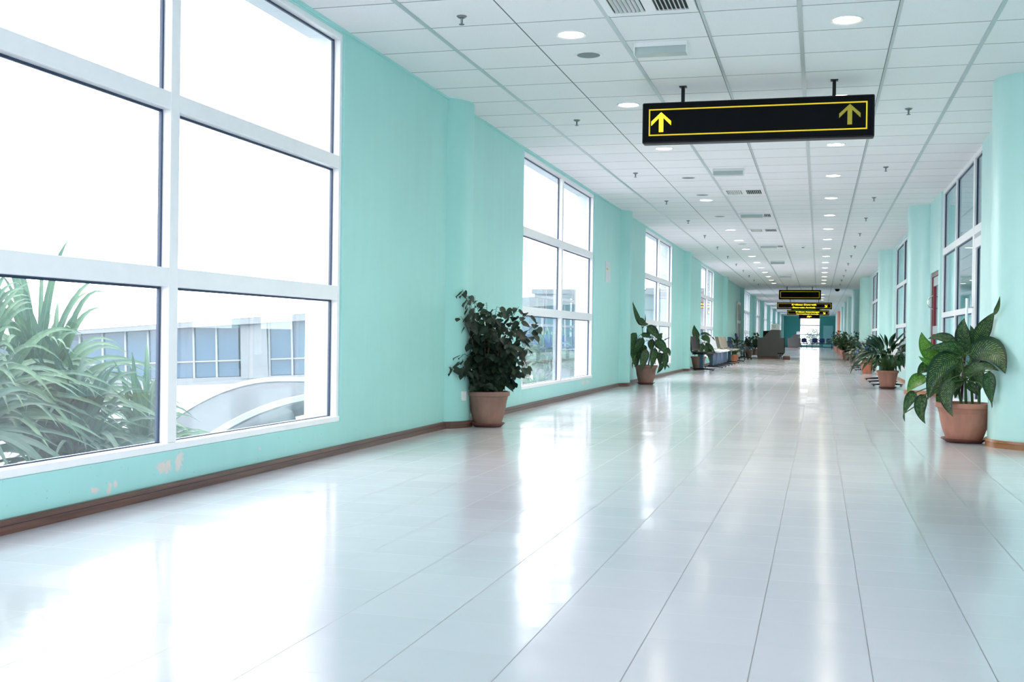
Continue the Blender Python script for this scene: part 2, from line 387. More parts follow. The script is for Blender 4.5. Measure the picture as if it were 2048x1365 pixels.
portal((EX0+EX1)/2, YE+.22, 1.55, EX1-EX0, 2.8, (R(-90), 0, 0))
# side hall beyond the right wall; openings in its outer wall added to brighten it
m = MB().box(6.0, 6.2, 10.4, 11.5, 0, H).box(6.0, 6.2, 11.5, 44, 0, .9).box(6.0, 6.2, 11.5, 44, 2.3, H).box(WRO, 6.2, 44, 44.2, 0, H).box(WRO, 6.2, 10.4, 10.6, 0, H)
for y in (17, 23, 29, 35, 41): m.box(6.0, 6.2, y, y+1.0, .5, 2.6)
tag(m.build('wall_side_hall', M['paint']), 'aqua walls of the hall behind the shop front', kind=S)
portal(6.22, 27.7, 1.55, 2.1, 32, (0, R(90), 0))

# skirting
m = MB(); cl = [9.87, 18.98, 28.2, 40.0, 48.9, 58.2, 66.8, 75.6, 84.8, 94.0, 103.2]; cr = [9.87, 18.98, 28.25, 40.6, 50.6, 59.4, 67.8, 77.4, 90.2, 99.2]
CX, CRAD = -3.395, .325; DX, DR = 1.685, .355
gm = MB(); segs = []; prev = YB; hw = math.sqrt(CRAD**2-(WL-CX)**2)
for c in cl: segs.append((prev, c-hw)); prev = c+hw
segs.append((prev, YE))
for a, b in segs: gm.box(WL, WL+.0225, a, b, .035, .040); m.box(WL, WL+.020, a, b, 0, .062).box(WL, WL+.028, a, b, .040, .060)
for c in cl:
    pts = []
    a0 = math.asin(hw/CRAD)
    for i in range(13):
        t = -a0+2*a0*i/12; pts.append((math.cos(t), math.sin(t)))
    for i in range(12):
        for (o, z0, z1) in ((.018, 0, .062), (.026, .040, .060)):
            q = [(CX+pts[i][0]*CRAD, c+pts[i][1]*CRAD), (CX+pts[i+1][0]*CRAD, c+pts[i+1][1]*CRAD), (CX+pts[i+1][0]*(CRAD+o), c+pts[i+1][1]*(CRAD+o)), (CX+pts[i][0]*(CRAD+o), c+pts[i][1]*(CRAD+o))]
            m.add([(x, y, z0) for x, y in q]+[(x, y, z1) for x, y in q], [(0,3,2,1),(4,5,6,7),(0,1,5,4),(1,2,6,5),(2,3,7,6),(3,0,4,7)])
tag(m.build('baseboard_left', M['baseboard']), 'brown skirting along the left wall', kind=S)
tag(gm.build('trim_5', M['groove_shade']), 'dark strip painted as groove shade along the left skirting', kind=S)  # raised dark strip that paints in the shade of a groove
m = MB().box(WR-.018, WR, YB, GY0, 0, .06).box(WR-.018, WR, 18.42, YE, 0, .06)
for c in cr: m.lathe([(DR+.016, 0), (DR+.016, .042), (DR+.024, .044), (DR+.020, .062)], (DX, c, 0), 48)
tag(m.build('baseboard_right', M['basetile'], smooth=True), 'orange brown skirting along the right wall', kind=S)
for i, c in enumerate(cl):
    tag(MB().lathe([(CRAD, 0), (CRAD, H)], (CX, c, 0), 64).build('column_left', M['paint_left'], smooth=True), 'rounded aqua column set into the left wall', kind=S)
for i, c in enumerate(cr):
    mat = M['salmon'] if abs(c-90.2) < .1 else M['paint_right']
    tag(MB().lathe([(DR, 0), (DR, H)], (DX, c, 0), 64).build('column_right', mat, smooth=True), 'round column on the right wall', kind=S)

# ceiling runners: wide metal bars, thin sagging ones
m = MB()
for x, wd in ((-2.62, .030), (-1.376, .030), (-.149, .030), (1.077, .030), (.467, .020), (-.762, .018)): m.box(x-wd/2, x+wd/2, YB, YE, H-.006, H+.001)
tag(m.build('trim_2', simple('aluminium_ceiling_runner', (.48, .56, .57, 1), .35, .3)), 'aluminium runners of the ceiling grid', kind=S)
m = MB(); m.box(WL-.0, WL+.016, YB, YE, H-.018, H)
tag(m.build('trim_3', M['paint']), 'narrow edge strip between ceiling and left wall', kind=S)

# left windows
def window(i, a, b, mull=None):
    root = empty('window_%d' % i, (-3.235, (a+b)/2, WZ0)); tag(root, 'tall white framed window with six panes', kind=S)
    def L(m_, name, mat, **k):
        m_.v = [(x+3.235, y-(a+b)/2, z-WZ0) for x, y, z in m_.v]; return m_.build(name, mat, root, **k)
    x0, x1 = -3.300, -3.235; fr = .042; mu = .085; c = (a+b)/2
    z1, z2, z3, z4 = 1.072, 1.170, 1.985, 2.075
    mm = MB().box(x0, x1, a, a+fr, WZ0, WZ1).box(x0, x1, b-fr, b, WZ0, WZ1).box(x0, x1, a+fr, b-fr, WZ1-fr, WZ1).box(x0, x1+.010, a, b, WZ0, WZ0+.038)
    L(mm, 'window_frame', M['alu'], bevel=.004)
    L(MB().box(x0, x1+.002, c-mu/2, c+mu/2, WZ0+.038, WZ1-fr), 'mullion', M['alu'], bevel=.004)
    for za, zb in ((z1, z2), (z3, z4)):
        L(MB().box(x0, x1+.001, a+fr, c-mu/2, za, zb).box(x0, x1+.001, c+mu/2, b-fr, za, zb), 'transom', M['alu'], bevel=.003)
    g = MB(); zs = [(WZ0+.038, z1), (z2, z3), (z4, WZ1-fr)]
    for ya, yb in ((a+fr, c-mu/2), (c+mu/2, b-fr)):
        for za, zb in zs:
            gx0, gx1 = -3.299, -3.284; t = .012
            g.box(gx0, gx1+.004, yb-t, yb, za, zb).box(gx0, gx1, ya, ya+t, za, zb).box(gx0, gx1, ya+t, yb-t, zb-t, zb).box(gx0, gx1-.006, ya+t, yb-t, za, za+t*.5)
            L(MB().box(-3.290, -3.284, ya+.008, yb-.008, za+.005, zb-.008), 'pane', M['glass'])
    L(g, 'gasket', M['rubber'])
for i, (a, b) in enumerate(WIN): window(i+1, a, b)

# end window
root = empty('window_20', ((EX0+EX1)/2, YE+.05, .14)); tag(root, 'bright window in the teal end wall', kind=S)
def EL(m_, name, mat):
    m_.v = [(x-(EX0+EX1)/2, y-YE-.05, z-.14) for x, y, z in m_.v]; return m_.build(name, mat, root)
EL(MB().box(EX0, EX0+.07, YE, YE+.08, .14, H).box(EX1-.07, EX1, YE, YE+.08, .14, H).box(EX0+.07, EX1-.07, YE, YE+.08, .14, .24).box(EX0+.07, EX1-.07, YE, YE+.08, 2.02, 2.12).box(EX0+.07, EX1-.07, YE, YE+.08, 1.16, 1.23), 'window_frame', M['blue_grey'])
for za, zb in ((.24, 1.16), (1.23, 2.02), (2.12, H)): EL(MB().box(EX0+.07, EX1-.07, YE+.05, YE+.056, za, zb), 'pane', M['glass'])

# shop front on the right: glazing with a white framed door
root = empty('window_21', (WR, 14, 0)); tag(root, 'glazed shop front with a tall white framed door', kind=S)
def GL(m_, name, mat, par=None, **k):
    m_.v = [(x-WR, y-14, z) for x, y, z in m_.v]; return m_.build(name, mat, par or root, **k)
X0, X1 = WR+.03, WR+.10
ym = [GY0, 13.72, 15.45, GY1]
m = MB()
for y in (GY0+.02, 15.45, GY1-.035): m.box(X0, X1, y-.035, y+.035, 0, H)
m.box(X0, X1, 13.66, 13.78, 0, H)
GL(m, 'window_frame', M['alu'], bevel=.004)
for za, zb, ya in ((2.04, 2.13, GY0), (H-.05, H, GY0), (1.165, 1.235, 13.7), (0, .12, 13.7)): GL(MB().box(X0+.002, X1-.002, ya, GY1, za, zb), 'transom', M['alu'])
for ya, yb in ((13.78, 15.415), (15.485, GY1-.07)):
    for za, zb in ((.12, 1.165), (1.235, 2.04), (2.13, H-.05)): GL(MB().box(X0+.03, X0+.036, ya, yb, za, zb), 'pane', M['glass_in'])
GL(MB().box(X0+.03, X0+.036, GY0+.055, 13.66, 2.13, H-.05), 'pane', M['glass_in'])
g = MB()
for ya, yb in ((GY0+.055, 13.66), (13.78, 15.415), (15.485, GY1-.07)):
    for za, zb in ((.12, 1.165), (1.235, 2.04), (2.13, H-.05)):
        if ya < 13 and za < 2: continue
        g.box(X0+.022, X0+.040, yb-.012, yb, za, zb).box(X0+.022, X0+.040, ya, ya+.012, za, zb).box(X0+.022, X0+.040, ya, yb, zb-.012, zb)
GL(g, 'gasket', M['rubber'])
dr = empty('door_1', (WR+.06, 13.0, 0)); tag(dr, 'white framed glass door in the shop front', kind=S)
def DL(m_, name, mat, par=None, **k):
    m_.v = [(x-WR-.06, y-13.0, z) for x, y, z in m_.v]; return m_.build(name, mat, par or dr, **k)
DL(MB().box(X0, X1, 12.90, 12.96, .02, 1.99).box(X0, X1, 13.50, 13.62, .02, 1.99).box(X0, X1, 12.96, 13.50, 1.88, 1.99).box(X0, X1, 12.96, 13.50, .02, .2), 'door_frame', M['alu'], bevel=.004)
DL(MB().box(X0+.03, X0+.036, 12.96, 13.50, .2, 1.88), 'pane', M['glass_in'])
DL(MB().box(X0+.02, X0+.042, 13.485, 13.50, .2, 1.88).box(X0+.02, X0+.042, 12.94, 13.485, 1.868, 1.88), 'gasket', M['rubber'])
hb = DL(MB().tube([(WR-.045, 13.56, .80), (WR-.045, 13.56, 1.32)], .014, 12), 'door_handle', M['chrome'], smooth=True)
for z in (.90, 1.22): DL(MB().tube([(X0+.002, 13.56, z), (WR-.045, 13.56, z)], .009, 10), 'handle_mount', M['chrome'], smooth=True)

# maroon door
dr = empty('door_2', (WR+.05, 17.83, 0)); tag(dr, 'maroon framed glazed door beside the shop front', kind=S)
def RL(m_, name, mat, **k):
    m_.v = [(x-WR-.05, y-17.83, z) for x, y, z in m_.v]; return m_.build(name, mat, dr, **k)
RL(MB().box(WR+.02, WR+.12, 17.25, 17.33, 0, 1.86).box(WR+.02, WR+.12, 18.34, 18.42, 0, 1.86).box(WR+.02, WR+.12, 17.33, 18.34, 1.80, 1.86), 'door_frame', M['red'])
RL(MB().box(WR+.03, WR+.08, 17.34, 17.46, .02, 1.79).box(WR+.03, WR+.08, 18.22, 18.33, .02, 1.79).box(WR+.03, WR+.08, 17.46, 18.22, 0.02, .14), 'door_stile', M['red'])
RL(MB().box(WR+.028, WR+.082, 17.46, 18.22, 1.66, 1.79).box(WR+.028, WR+.082, 17.36, 18.32, .94, 1.06), 'door_rail', M['grey_metal'])
RL(MB().box(WR+.05, WR+.056, 17.46, 18.22, 1.06, 1.66).box(WR+.05, WR+.056, 17.46, 18.22, .14, .94), 'pane', M['glass_in'])
RL(MB().tube([(WR+.03, 18.27, 1.32), (WR-.03, 18.27, 1.35), (WR-.05, 18.27, 1.42), (WR-.03, 18.27, 1.49), (WR+.03, 18.27, 1.52)], .010, 10), 'door_handle', M['chrome'], smooth=True)

# inner windows on the right
for i, ((a, b), mus) in enumerate(zip(RW, ([24.55], [34.4, 36.35]))):
    root = empty('window_%d' % (22+i), (WR+.03, a, .24)); tag(root, 'white framed inner window looking into the side hall', kind=S)
    def W2(m_, name, mat, **k):
        m_.v = [(x-WR-.03, y-a, z-.24) for x, y, z in m_.v]; return m_.build(name, mat, root, **k)
    x0, x1 = WR+.02, WR+.09
    ys = [a+.05]+[q for mm_ in mus for q in (mm_-.035, mm_+.035)]+[b-.05]
    m = MB().box(x0, x1, a, a+.05, .24, 2.9).box(x0, x1, b-.05, b, .24, 2.9).box(x0, x1, a+.05, b-.05, .24, .30).box(x0, x1, a+.05, b-.05, 2.85, 2.9)
    for q in mus: m.box(x0, x1, q-.035, q+.035, .30, 2.85)
    for j in range(0, len(ys), 2):
        m.box(x0+.001, x1-.001, ys[j], ys[j+1], 1.10, 1.18).box(x0+.001, x1-.001, ys[j], ys[j+1], 1.98, 2.06)
    W2(m, 'window_frame', M['alu'], bevel=.003); g = MB()
    for j in range(0, len(ys), 2):
        for za, zb in ((.30, 1.10), (1.18, 1.98), (2.06, 2.85)):
            W2(MB().box(x0+.03, x0+.036, ys[j], ys[j+1], za, zb), 'pane', M['glass_in'])
            g.box(x0+.02, x0+.042, ys[j+1]-.02, ys[j+1], za, zb).box(x0+.02, x0+.042, ys[j], ys[j+1], zb-.012, zb)
    W2(g, 'gasket', M['rubber'])

# white door on the left, beyond the chairs
root = empty('door_3', (WL+.01, 47.35, 0)); tag(root, 'white framed two-panel door in the left wall', kind=S)
MB().box(0, .04, -.98, -.88, 0, 2.3).box(0, .04, .88, .98, 0, 2.3).box(0, .04, -.88, .88, 2.2, 2.3).box(0, .04, -.88, .88, 1.42, 1.54).box(0, .04, -.88, .88, 0, .25).box(0, .04, -.04, .04, .25, 2.2).build('door_frame', M['alu'], root)
MB().box(.005, .015, -.88, .88, .25, 2.2).build('pane', simple('smoked_glass', (.10, .11, .10, 1), .1), root)

# ------------------------------------------------------------------ ceiling fittings
ORD = ['nearest', 'second', 'third', 'fourth', 'fifth', 'sixth', 'seventh', 'eighth', 'ninth', 'tenth', 'eleventh', 'twelfth', 'thirteenth', 'fourteenth', 'fifteenth', 'sixteenth', 'seventeenth', 'eighteenth', 'nineteenth', 'twentieth', 'twenty-first', 'twenty-second', 'twenty-third', 'twenty-fourth', 'twenty-fifth']
root = empty('ceiling_light', (0, 0, H))
MB().lathe([(.088, -.004), (.103, -.009), (.106, -.001), (.106, 0), (.088, 0)], n=40).build('trim_ring', M['ring'], root, smooth=True)
MB().lathe([(.087, -.0045), (.06, -.0075), (.001, -.009)], n=32).build('lens', M['lamp'], root, smooth=True)
kids(); lamp0 = root
LY = [7.75, 10.21, 12.66, 17.55, 22.5, 24.95, 27.4, 29.85, 32.3, 34.75, 37.2, 39.7, 42.2, 44.6, 53, 62, 72]
RY = [5.3, 7.77, 10.22, 12.73, 15.15, 17.55, 20.0, 22.5, 24.85, 27.4, 29.95, 32.4, 34.85, 37.3, 39.8, 42.2, 44.7, 56, 60, 64, 70, 78, 88]
first = True
for X, ys, side in ((-1.70, LY, 'left'), (.145, RY, 'right')):
    for n, y in enumerate(y for y in ys if not (side == 'right' and y < 7)):
        o = lamp0 if first else copy_tree(lamp0); first = False
        o.location = (X, y, H)
        tag(o, 'lit round recessed ceiling light, %s from the camera in the %s row' % (ORD[n], side), 'ceiling light', 'round recessed ceiling lights')
# round speakers
root = empty('ceiling_speaker', (0, 0, H))
MB().lathe([(.088, -.003), (.105, -.008), (.108, -.001), (.108, 0), (.088, 0)], n=40).build('trim_ring', M['ring'], root, smooth=True)
MB().lathe([(.087, -.004), (.05, -.007), (.001, -.008)], n=32).build('grille', M['grille_grey'], root, smooth=True)
kids()
for n, y in enumerate((8.34, 15.05, 16.9, 19.96, 25.9)):
    o = root if n == 0 else copy_tree(root); o.location = (-1.695, y, H)
    tag(o, 'round grey speaker grille in the ceiling, %s from the camera' % ORD[n], 'ceiling speaker', 'round grey ceiling speakers')
# sprinklers
root = empty('sprinkler', (0, 0, H))
MB().lathe([(.034, 0), (.034, -.003), (.024, -.012), (.012, -.016), (.012, 0)][::-1], n=24).build('escutcheon', M['steel'], root, smooth=True)
MB().lathe([(.009, 0), (.008, -.045), (.005, -.05), (.018, -.053), (.018, -.057), (.001, -.058)][::-1], n=16).build('nozzle', M['steel'], root, smooth=True)
kids(); first = True
for X, ys, side in ((-2.31, [7.15, 10.84, 14.5, 17.57, 20.6, 23.65, 26.7, 29.8, 32.9, 36.0, 39.1, 42.1, 45.2], 'left'), (.755, [10.88, 14.5, 17.59, 20.54, 23.55, 26.7, 29.8, 32.9, 36, 39.1, 42.1, 45.2], 'right')):
    for n, y in enumerate(ys):
        o = root if first else copy_tree(root); first = False; o.location = (X, y, H)
        tag(o, 'small metal sprinkler head under the ceiling, %s from the camera along the %s' % (ORD[n], side), 'sprinkler', 'ceiling sprinkler heads')
# emergency light boxes
root = empty('emergency_light', (0, 0, H))
m = MB().box(-.19, -.182, -.066, .066, -.085, 0).box(.182, .19, -.066, .066, -.085, 0).box(-.182, .182, -.062, -.056, -.026, 0).box(-.182, .182, .056, .062, -.026, 0).box(-.182, .182, -.056, .056, -.012, 0)
m.build('housing', M['white_plastic'], root, bevel=.002)
MB().prism([(-.181, -.012), (.181, -.012), (.181, -.080), (-.181, -.080)], -.055, .055).build('diffuser_lens', M['diffuser'], root)
MB().box(-.182, .182, -.068, -.0625, -.032, -.026).build('face_strip', M['white_plastic'], root)
kids()
for n, y in enumerate((8.13, 14.36, 19.5, 26.15, 31.8, 38.9)):
    o = root if n == 0 else copy_tree(root); o.location = (-1.12, y, H)
    tag(o, 'rectangular box light fixed under the ceiling, unlit, %s from the camera' % ORD[n], 'emergency light', 'box lights under the ceiling')
# air diffusers
root = empty('air_vent', (0, 0, H))
m = MB(); a = .29
m.box(-a, -a+.05, -a, a, -.012, 0).box(a-.05, a, -a, a, -.012, 0).box(-a+.05, a-.05, -a, -a+.05, -.012, 0).box(-a+.05, a-.05, a-.05, a, -.012, 0)
m.box(-.035, .035, -a+.05, a-.05, -.012, -.002)
m.build('vent_frame', M['white_plastic'], root, bevel=.002)
MB().box(-a+.05, a-.05, -a+.05, a-.05, -.003, -.001).build('back_plate', simple('vent_dark', (.03, .035, .04, 1), .8), root)
m = MB()
for sgn in (-1, 1):
    for q in range(7):
        x = sgn*(.055+.027*q); ax = [Vector((math.cos(R(50)), 0, -sgn*math.sin(R(50)))), Vector((0, 1, 0)), Vector((sgn*math.sin(R(50)), 0, math.cos(R(50))))]
        m.obox((x, 0, -.010), ax, .011, a-.055, .0012)
m.build('louver', M['white_plastic'], root)
kids()
for n, y in enumerate((7.03, 16.62, 19.85, 22.6, 26.6)):
    o = root if n == 0 else copy_tree(root); o.location = (-1.07, y, H)
    tag(o, 'square white air vent with slanted louvres in the ceiling, %s from the camera' % ORD[n], 'air vent', 'square ceiling air vents')
# dome camera and smoke detector
root = empty('dome_camera', (.70, 48.5, H)); tag(root, 'dark dome camera hanging from the ceiling near the right row of lights', 'camera')
MB().lathe([(.16, 0), (.16, -.03), (.12, -.05), (.12, 0)][::-1]).build('mount', M['ring'], root, smooth=True)
MB().lathe([(.10, -.05), (.095, -.10), (.06, -.145), (.001, -.16)][::-1]).build('dome', M['black_gloss'], root, smooth=True)
root = empty('smoke_detector', (-.38, 26.6, H)); tag(root, 'small white smoke detector on the ceiling between the two rows of lights', 'smoke detector')
MB().lathe([(.055, 0), (.055, -.012), (.04, -.03), (.001, -.035)][::-1]).build('body', M['white_plastic'], root, smooth=True)
MB().lathe([(.03, -.032), (.028, -.045), (.001, -.047)][::-1], n=20).build('sensor_cap', M['grille_grey'], root, smooth=True)

# ------------------------------------------------------------------ hanging signs
def arrow_poly(kind, s):
    # up arrow outline, height 1
    w = .11; P = [(0, .5), (.5, .04), (.5, -.17), (w, .215), (w, -.5), (-w, -.5), (-w, .215), (-.5, -.17), (-.5, .04)]
    a = 0 if kind == 'up' else R(-135)
    return [((x*math.cos(a)-y*math.sin(a))*s, (x*math.sin(a)+y*math.cos(a))*s) for x, y in P]
def sign(Y, x0, x1, z0, z1, label, posts, lines=(), arrows=(), brown=False, border=True, th=.12):
    cx, cz = (x0+x1)/2, (z0+z1)/2; W, Hh = (x1-x0)/2, (z1-z0)/2
    root = empty('hanging_sign', (cx, Y, z0)); tag(root, label, 'sign', 'black hanging direction signs')
    o = MB().box(-W, W, 0, th, 0, 2*Hh).build('sign_box', M['black'], root, bevel=.012)
    MB().box(-W+.012, W-.012, -.004, .002, .012, 2*Hh-.012).build('sign_face', M['black_gloss'], root)
    for px in posts:
        MB().box(px-cx-.014, px-cx+.014, th/2-.014, th/2+.014, 2*Hh-.01, H-z0-.008).box(px-cx-.03, px-cx+.03, th/2-.03, th/2+.03, H-z0-.008, H-z0).build('post', M['black'], root)
    if border:
        e = .036*Hh/.17+.02; t = .0105*max(1, Hh/.17); m = MB(); y0, y1 = -.008, -.003
        m.box(-W+e, W-e, y0, y1, 2*Hh-e-t, 2*Hh-e).box(-W+e, W-e, y0, y1, e*1.1, e*1.1+t).box(-W+e, -W+e+t, y0, y1, e*1.1+t, 2*Hh-e-t).box(W-e-t, W-e, y0, y1, e*1.1+t, 2*Hh-e-t)
        m.build('border_line', M['yellow'], root)
    for (ax, az, s, kd) in arrows:
        m = MB(); m.prism([(ax-cx+x, az-z0+z) for x, z in arrow_poly(kd, s)], -.010, -.003)
        m.build('arrow', M['yellow_text'] if kd != 'up' or ax < cx else M['yellow_dim'], root)
    for (tx, tz, size, wd, text) in lines:
        cu = bpy.data.curves.new('lettering', 'FONT'); cu.body = text; cu.size = size; cu.align_x = 'CENTER'; cu.align_y = 'CENTER'; cu.extrude = .003; cu.offset = size*.028
        to = bpy.data.objects.new('lettering', cu); col.objects.link(to); to.parent = root; to.location = (tx-cx, -.008, tz-z0); to.rotation_euler = (R(90), 0, 0)
        cu.materials.append(M['yellow_text']); bpy.context.view_layer.update()
        k = wd/max(.01, to.dimensions.x)
        me = bpy.data.meshes.new_from_object(to.evaluated_get(bpy.context.evaluated_depsgraph_get())); me.transform(Matrix.Diagonal((k, 1, 1, 1)))
        mo = bpy.data.objects.new('lettering', me); mo.parent = root; mo.location = to.location; mo.rotation_euler = to.rotation_euler
        bpy.data.objects.remove(to); mo.name = 'lettering'; col.objects.link(mo)
    return root
sign(9.50, -1.462, .404, 2.47, 2.812, 'large black hanging sign with two yellow up arrows, nearest the camera', (-1.13, .09), arrows=((-1.302, 2.645, .165, 'up'), (.213, 2.655, .165, 'up')))
sign(47.7, -1.61, .055, 2.43, 2.82, 'black hanging sign with an empty yellow border, above the other far signs', (-1.29, -.286))
def at(px, py, Y):
    d = rr*((px-1024)/2266.85)-uu*((py-682.5)/2266.85)+f; t = Y/d.y; return (d.x*t, EYE+d.z*t)
Y3 = 63.5
a = at(1554, 605, Y3); b = at(1664, 619, Y3); l1 = at(1608, 610.5, Y3); l2 = at(1608, 615, Y3); ar = at(1652, 612.8, Y3)
sign(Y3, a[0], b[0], b[1], a[1], 'wide black hanging sign lettered for domestic arrivals, below the empty one', (at(1580.6, 600, Y3)[0], at(1637.5, 600, Y3)[0]),
     lines=((l1[0], l1[1]+.012, .118, 46.5/2267*Y3, 'Ketibaan Domestik'), (l2[0], l2[1]-.018, .108, 42.5/2267*Y3, 'Domestic Arrivals')), arrows=((ar[0], ar[1], .17, 'dr'),))
Y4 = 74
a = at(1574, 620.5, Y4); b = at(1658, 631.3, Y4); l1 = at(1615, 625, Y4); l2 = at(1615, 628.5, Y4); ar = at(1648.5, 627, Y4)
sign(Y4, a[0], b[0], b[1], a[1], 'black hanging sign lettered for international arrivals, under the domestic one', (a[0]+.5, b[0]-.5),
     lines=((l1[0], l1[1]+.012, .108, 44/2267*Y4, 'Ketibaan Antarabangsa'), (l2[0], l2[1]-.006, .092, 41/2267*Y4, 'International Arrivals')), arrows=((ar[0], ar[1], .17, 'dr'),))
Y5 = 84
a = at(1598, 627, Y5); b = at(1639, 638, Y5); l1 = at(1618, 634.3, Y5)
o = sign(Y5, a[0], b[0], b[1], a[1], 'small dark hanging sign with a short yellow mark, farthest and lowest', (a[0]+.3, b[0]-.3), border=False)
MB().box(-.16, -.03, -.01, -.003, .10, .15).box(-.13, -.02, -.01, -.003, .17, .21).box(.0, .05, -.01, -.003, .08, .20).box(.07, .16, -.01, -.003, .14, .19).build('yellow_mark', M['yellow_text'], o)
Y6 = 69
a = at(1582, 617.5, Y6); b = at(1640, 622.5, Y6)
root = empty('hanging_sign', ((a[0]+b[0])/2, Y6, b[1])); tag(root, 'thin dark green hanging sign between the two lettered arrival signs', 'sign', 'black hanging direction signs')
W = (b[0]-a[0])/2
MB().box(-W, W, 0, .1, 0, a[1]-b[1]).build('sign_box', M['black'], root); MB().box(-W*.8, W*.7, -.01, 0, .03, .08).build('green_strip', simple('green_sign_strip', (.01, .16, .06, 1), .4), root)
for q in (-.6, .6): MB().box(q-.015, q+.015, .04, .07, a[1]-b[1], H-b[1]).build('post', M['black'], root)

# notice and socket
root = empty('wall_notice', (WL, 17.6, 1.69)); tag(root, 'white paper notice taped to the aqua wall past the second window', 'notice')
MB().box(0, .006, -.21, .21, 0, .32).build('sheet', M['paper'], root); MB().box(.005, .009, -.15, -.02, .19, .215).build('yellow_mark', simple('yellow_print', (.55, .5, .05, 1), .6), root)
root = empty('wall_socket', (-3.075, 9.835, .245)); root.rotation_euler = (0, 0, 0)
tag(root, 'small white power socket low on the column behind the bushy potted plant', 'socket')
root.location = (CX+math.cos(R(-20))*CRAD, 9.87+math.sin(R(-20))*CRAD, .245); root.rotation_euler = (0, 0, R(-20))
MB().box(-.004, .012, -.030, .030, 0, .085).build('plate', M['white_plastic'], root, bevel=.003)
MB().box(.012, .018, .004, .018, .05, .07).build('rocker', M['white_plastic'], root, bevel=.002)

# ------------------------------------------------------------------ leaves and plants
def leaf(mb, p0, pc, p1, width, face, shape='ovate', n=9, fold=.16, wave=0, rnd=None):
    p0, pc, p1 = Vector(p0), Vector(pc), Vector(p1); face = Vector(face); vs = []; uv = []
    for i in range(n+1):
        t = i/n; p = p0*(1-t)**2+pc*2*t*(1-t)+p1*t*t; tg = ((pc-p0)*(1-t)+(p1-pc)*t)
        if tg.length < 1e-6: tg = p1-p0
        tg.normalize(); sd = tg.cross(face)
        if sd.length < 1e-3: sd = tg.cross(Vector((.3, .5, .8)))
        sd.normalize(); nr = sd.cross(tg).normalized()
        if nr.dot(face) < 0: nr = -nr
        if shape == 'ovate': wd = math.sin(math.pi*min(1, t**.72*1.0))**.8*(1-.25*t) if 0 < t < 1 else .02
        elif shape == 'heart': wd = math.sin(math.pi*t**.78)**.75 if 0 < t < 1 else .02
        elif shape == 'lance': wd = math.sin(math.pi*t**.85)**.9 if 0 < t < 1 else .02
        else: wd = min(1, .35+t*3)*(1-t**2.2)+.01
        hw_ = width/2*wd
        wv = (rnd.uniform(-1, 1) if rnd else 0)*wave*width
        for j in (-1, -.5, 0, .5, 1):
            z = -fold*hw_*(1-abs(j))*1.0+(wv*abs(j) if j else 0)
            vs.append(p+sd*hw_*j+nr*z); uv.append((t, j*.5+.5))
    fs = [(i*5+j, i*5+j+1, (i+1)*5+j+1, (i+1)*5+j) for i in range(n) for j in range(4)]
    mb.add(vs, fs, uv)

def pot(root, rim, h, mat, kind='round', saucer=True, zoff=.0):
    z0 = .022 if saucer else 0; r = rim/2; sq = 5 if kind == 'square' else 0; n = 48
    k = r*.62 if kind != 'square' else r*.72
    body = [(k*.9, z0), (k, z0+.004), (k+(r*.91-k)*.45, z0+h*.30), (k+(r*.91-k)*.68, z0+h*.50), (k+(r*.91-k)*.69, z0+h*.51), (r*.87, z0+h*.74), (r*.885, z0+h*.75), (r*.915, z0+h*.86), (r*.99, z0+h*.88), (r, z0+h*.90), (r, z0+h), (r*.93, z0+h+.004), (r*.90, z0+h*.92), (r*.80, z0+h*.88)]
    MB().lathe(body, n=n, sq=sq).build('pot', mat, root, smooth=True)
    MB().lathe([(r*.895, z0+h*.88), (r*.89, z0+h*.91), (r*.4, z0+h*.93), (.001, z0+h*.935)], n=24, sq=sq).build('soil', M['soil'], root, smooth=True)
    if saucer:
        s = k*1.18
        MB().lathe([(s*.82, 0), (s*.86, .004), (s*1.08, .028), (s*1.11, .034), (s*1.07, .036), (s*.86, .014), (.001, .012)], n=40).build('saucer', M['saucer'], root, smooth=True)
    return z0+h*.93

def frame(X, Y):
    d = Vector((X, Y, 0)).normalized(); return Vector((d.y, -d.x, 0)), d     # across, away
def hand_plant(name, X, Y, label, k, c0, leaves, rim, h, mat, stems, seed, extra=(), saucer=True):
    root = empty(name, (X, Y, 0)); tag(root, label, 'potted plant', 'potted plants along the corridor')
    zt = pot(root, rim, h, mat, saucer=saucer); ax, dy = frame(X, Y); rnd = random.Random(seed)
    eye = Vector((-X, -Y, EYE)); D = math.hypot(X, Y)
    def P(q, dep):                       # a point dep metres beyond or before the plane of the pot
        b = ax*((q[0]-c0[0])*k)+Vector((0, 0, (c0[1]-q[1])*k)); return eye+(b-eye)*(1+dep/D)
    A = MB(); B = MB(); ST = MB(); PT = MB()
    sp = []
    for s in stems:
        pts = [P(q, d) for q, d in s]; pts[0].z = zt-.02; rad = [lerp(.013, .007, i/(len(pts)-1)) for i in range(len(pts))]
        ST.tube(pts, rad, 8); sp += pts[1:]
    for L in leaves:
        b, c, t, wd, d0, d1 = L[:6]; bright = len(L) > 6 and L[6]
        p0, p1 = P(b, d0), P(t, d1); pc = P(c, (d0+d1)/2-.03)
        fc = -dy+Vector((0, 0, .35))+ax*rnd.uniform(-.25, .25)
        leaf(B if bright else A, p0, pc, p1, wd*k, fc, 'ovate', 12, .22, .02, rnd)
        near = min(sp, key=lambda q: (q-p0).length+max(0, q.z-p0.z)*.6); low = Vector((near.x, near.y, near.z))
        mid = (low+p0)/2+Vector((0, 0, .03)); PT.tube([low, mid, p0, p0*.8+pc*.2], [.006, .005, .0045, .002], 6)
    if A.v: A.build('leaves', M['leaf_dief'], root, smooth='all')
    if B.v: o = B.build('lit_leaves', M['leaf_dief_bright'], root, smooth='all'); o['label'] = 'bright green young leaves'
    ST.build('stem', M['stem'], root, smooth=True); PT.build('petiole', M['stem'], root, smooth=True)
    return root, P

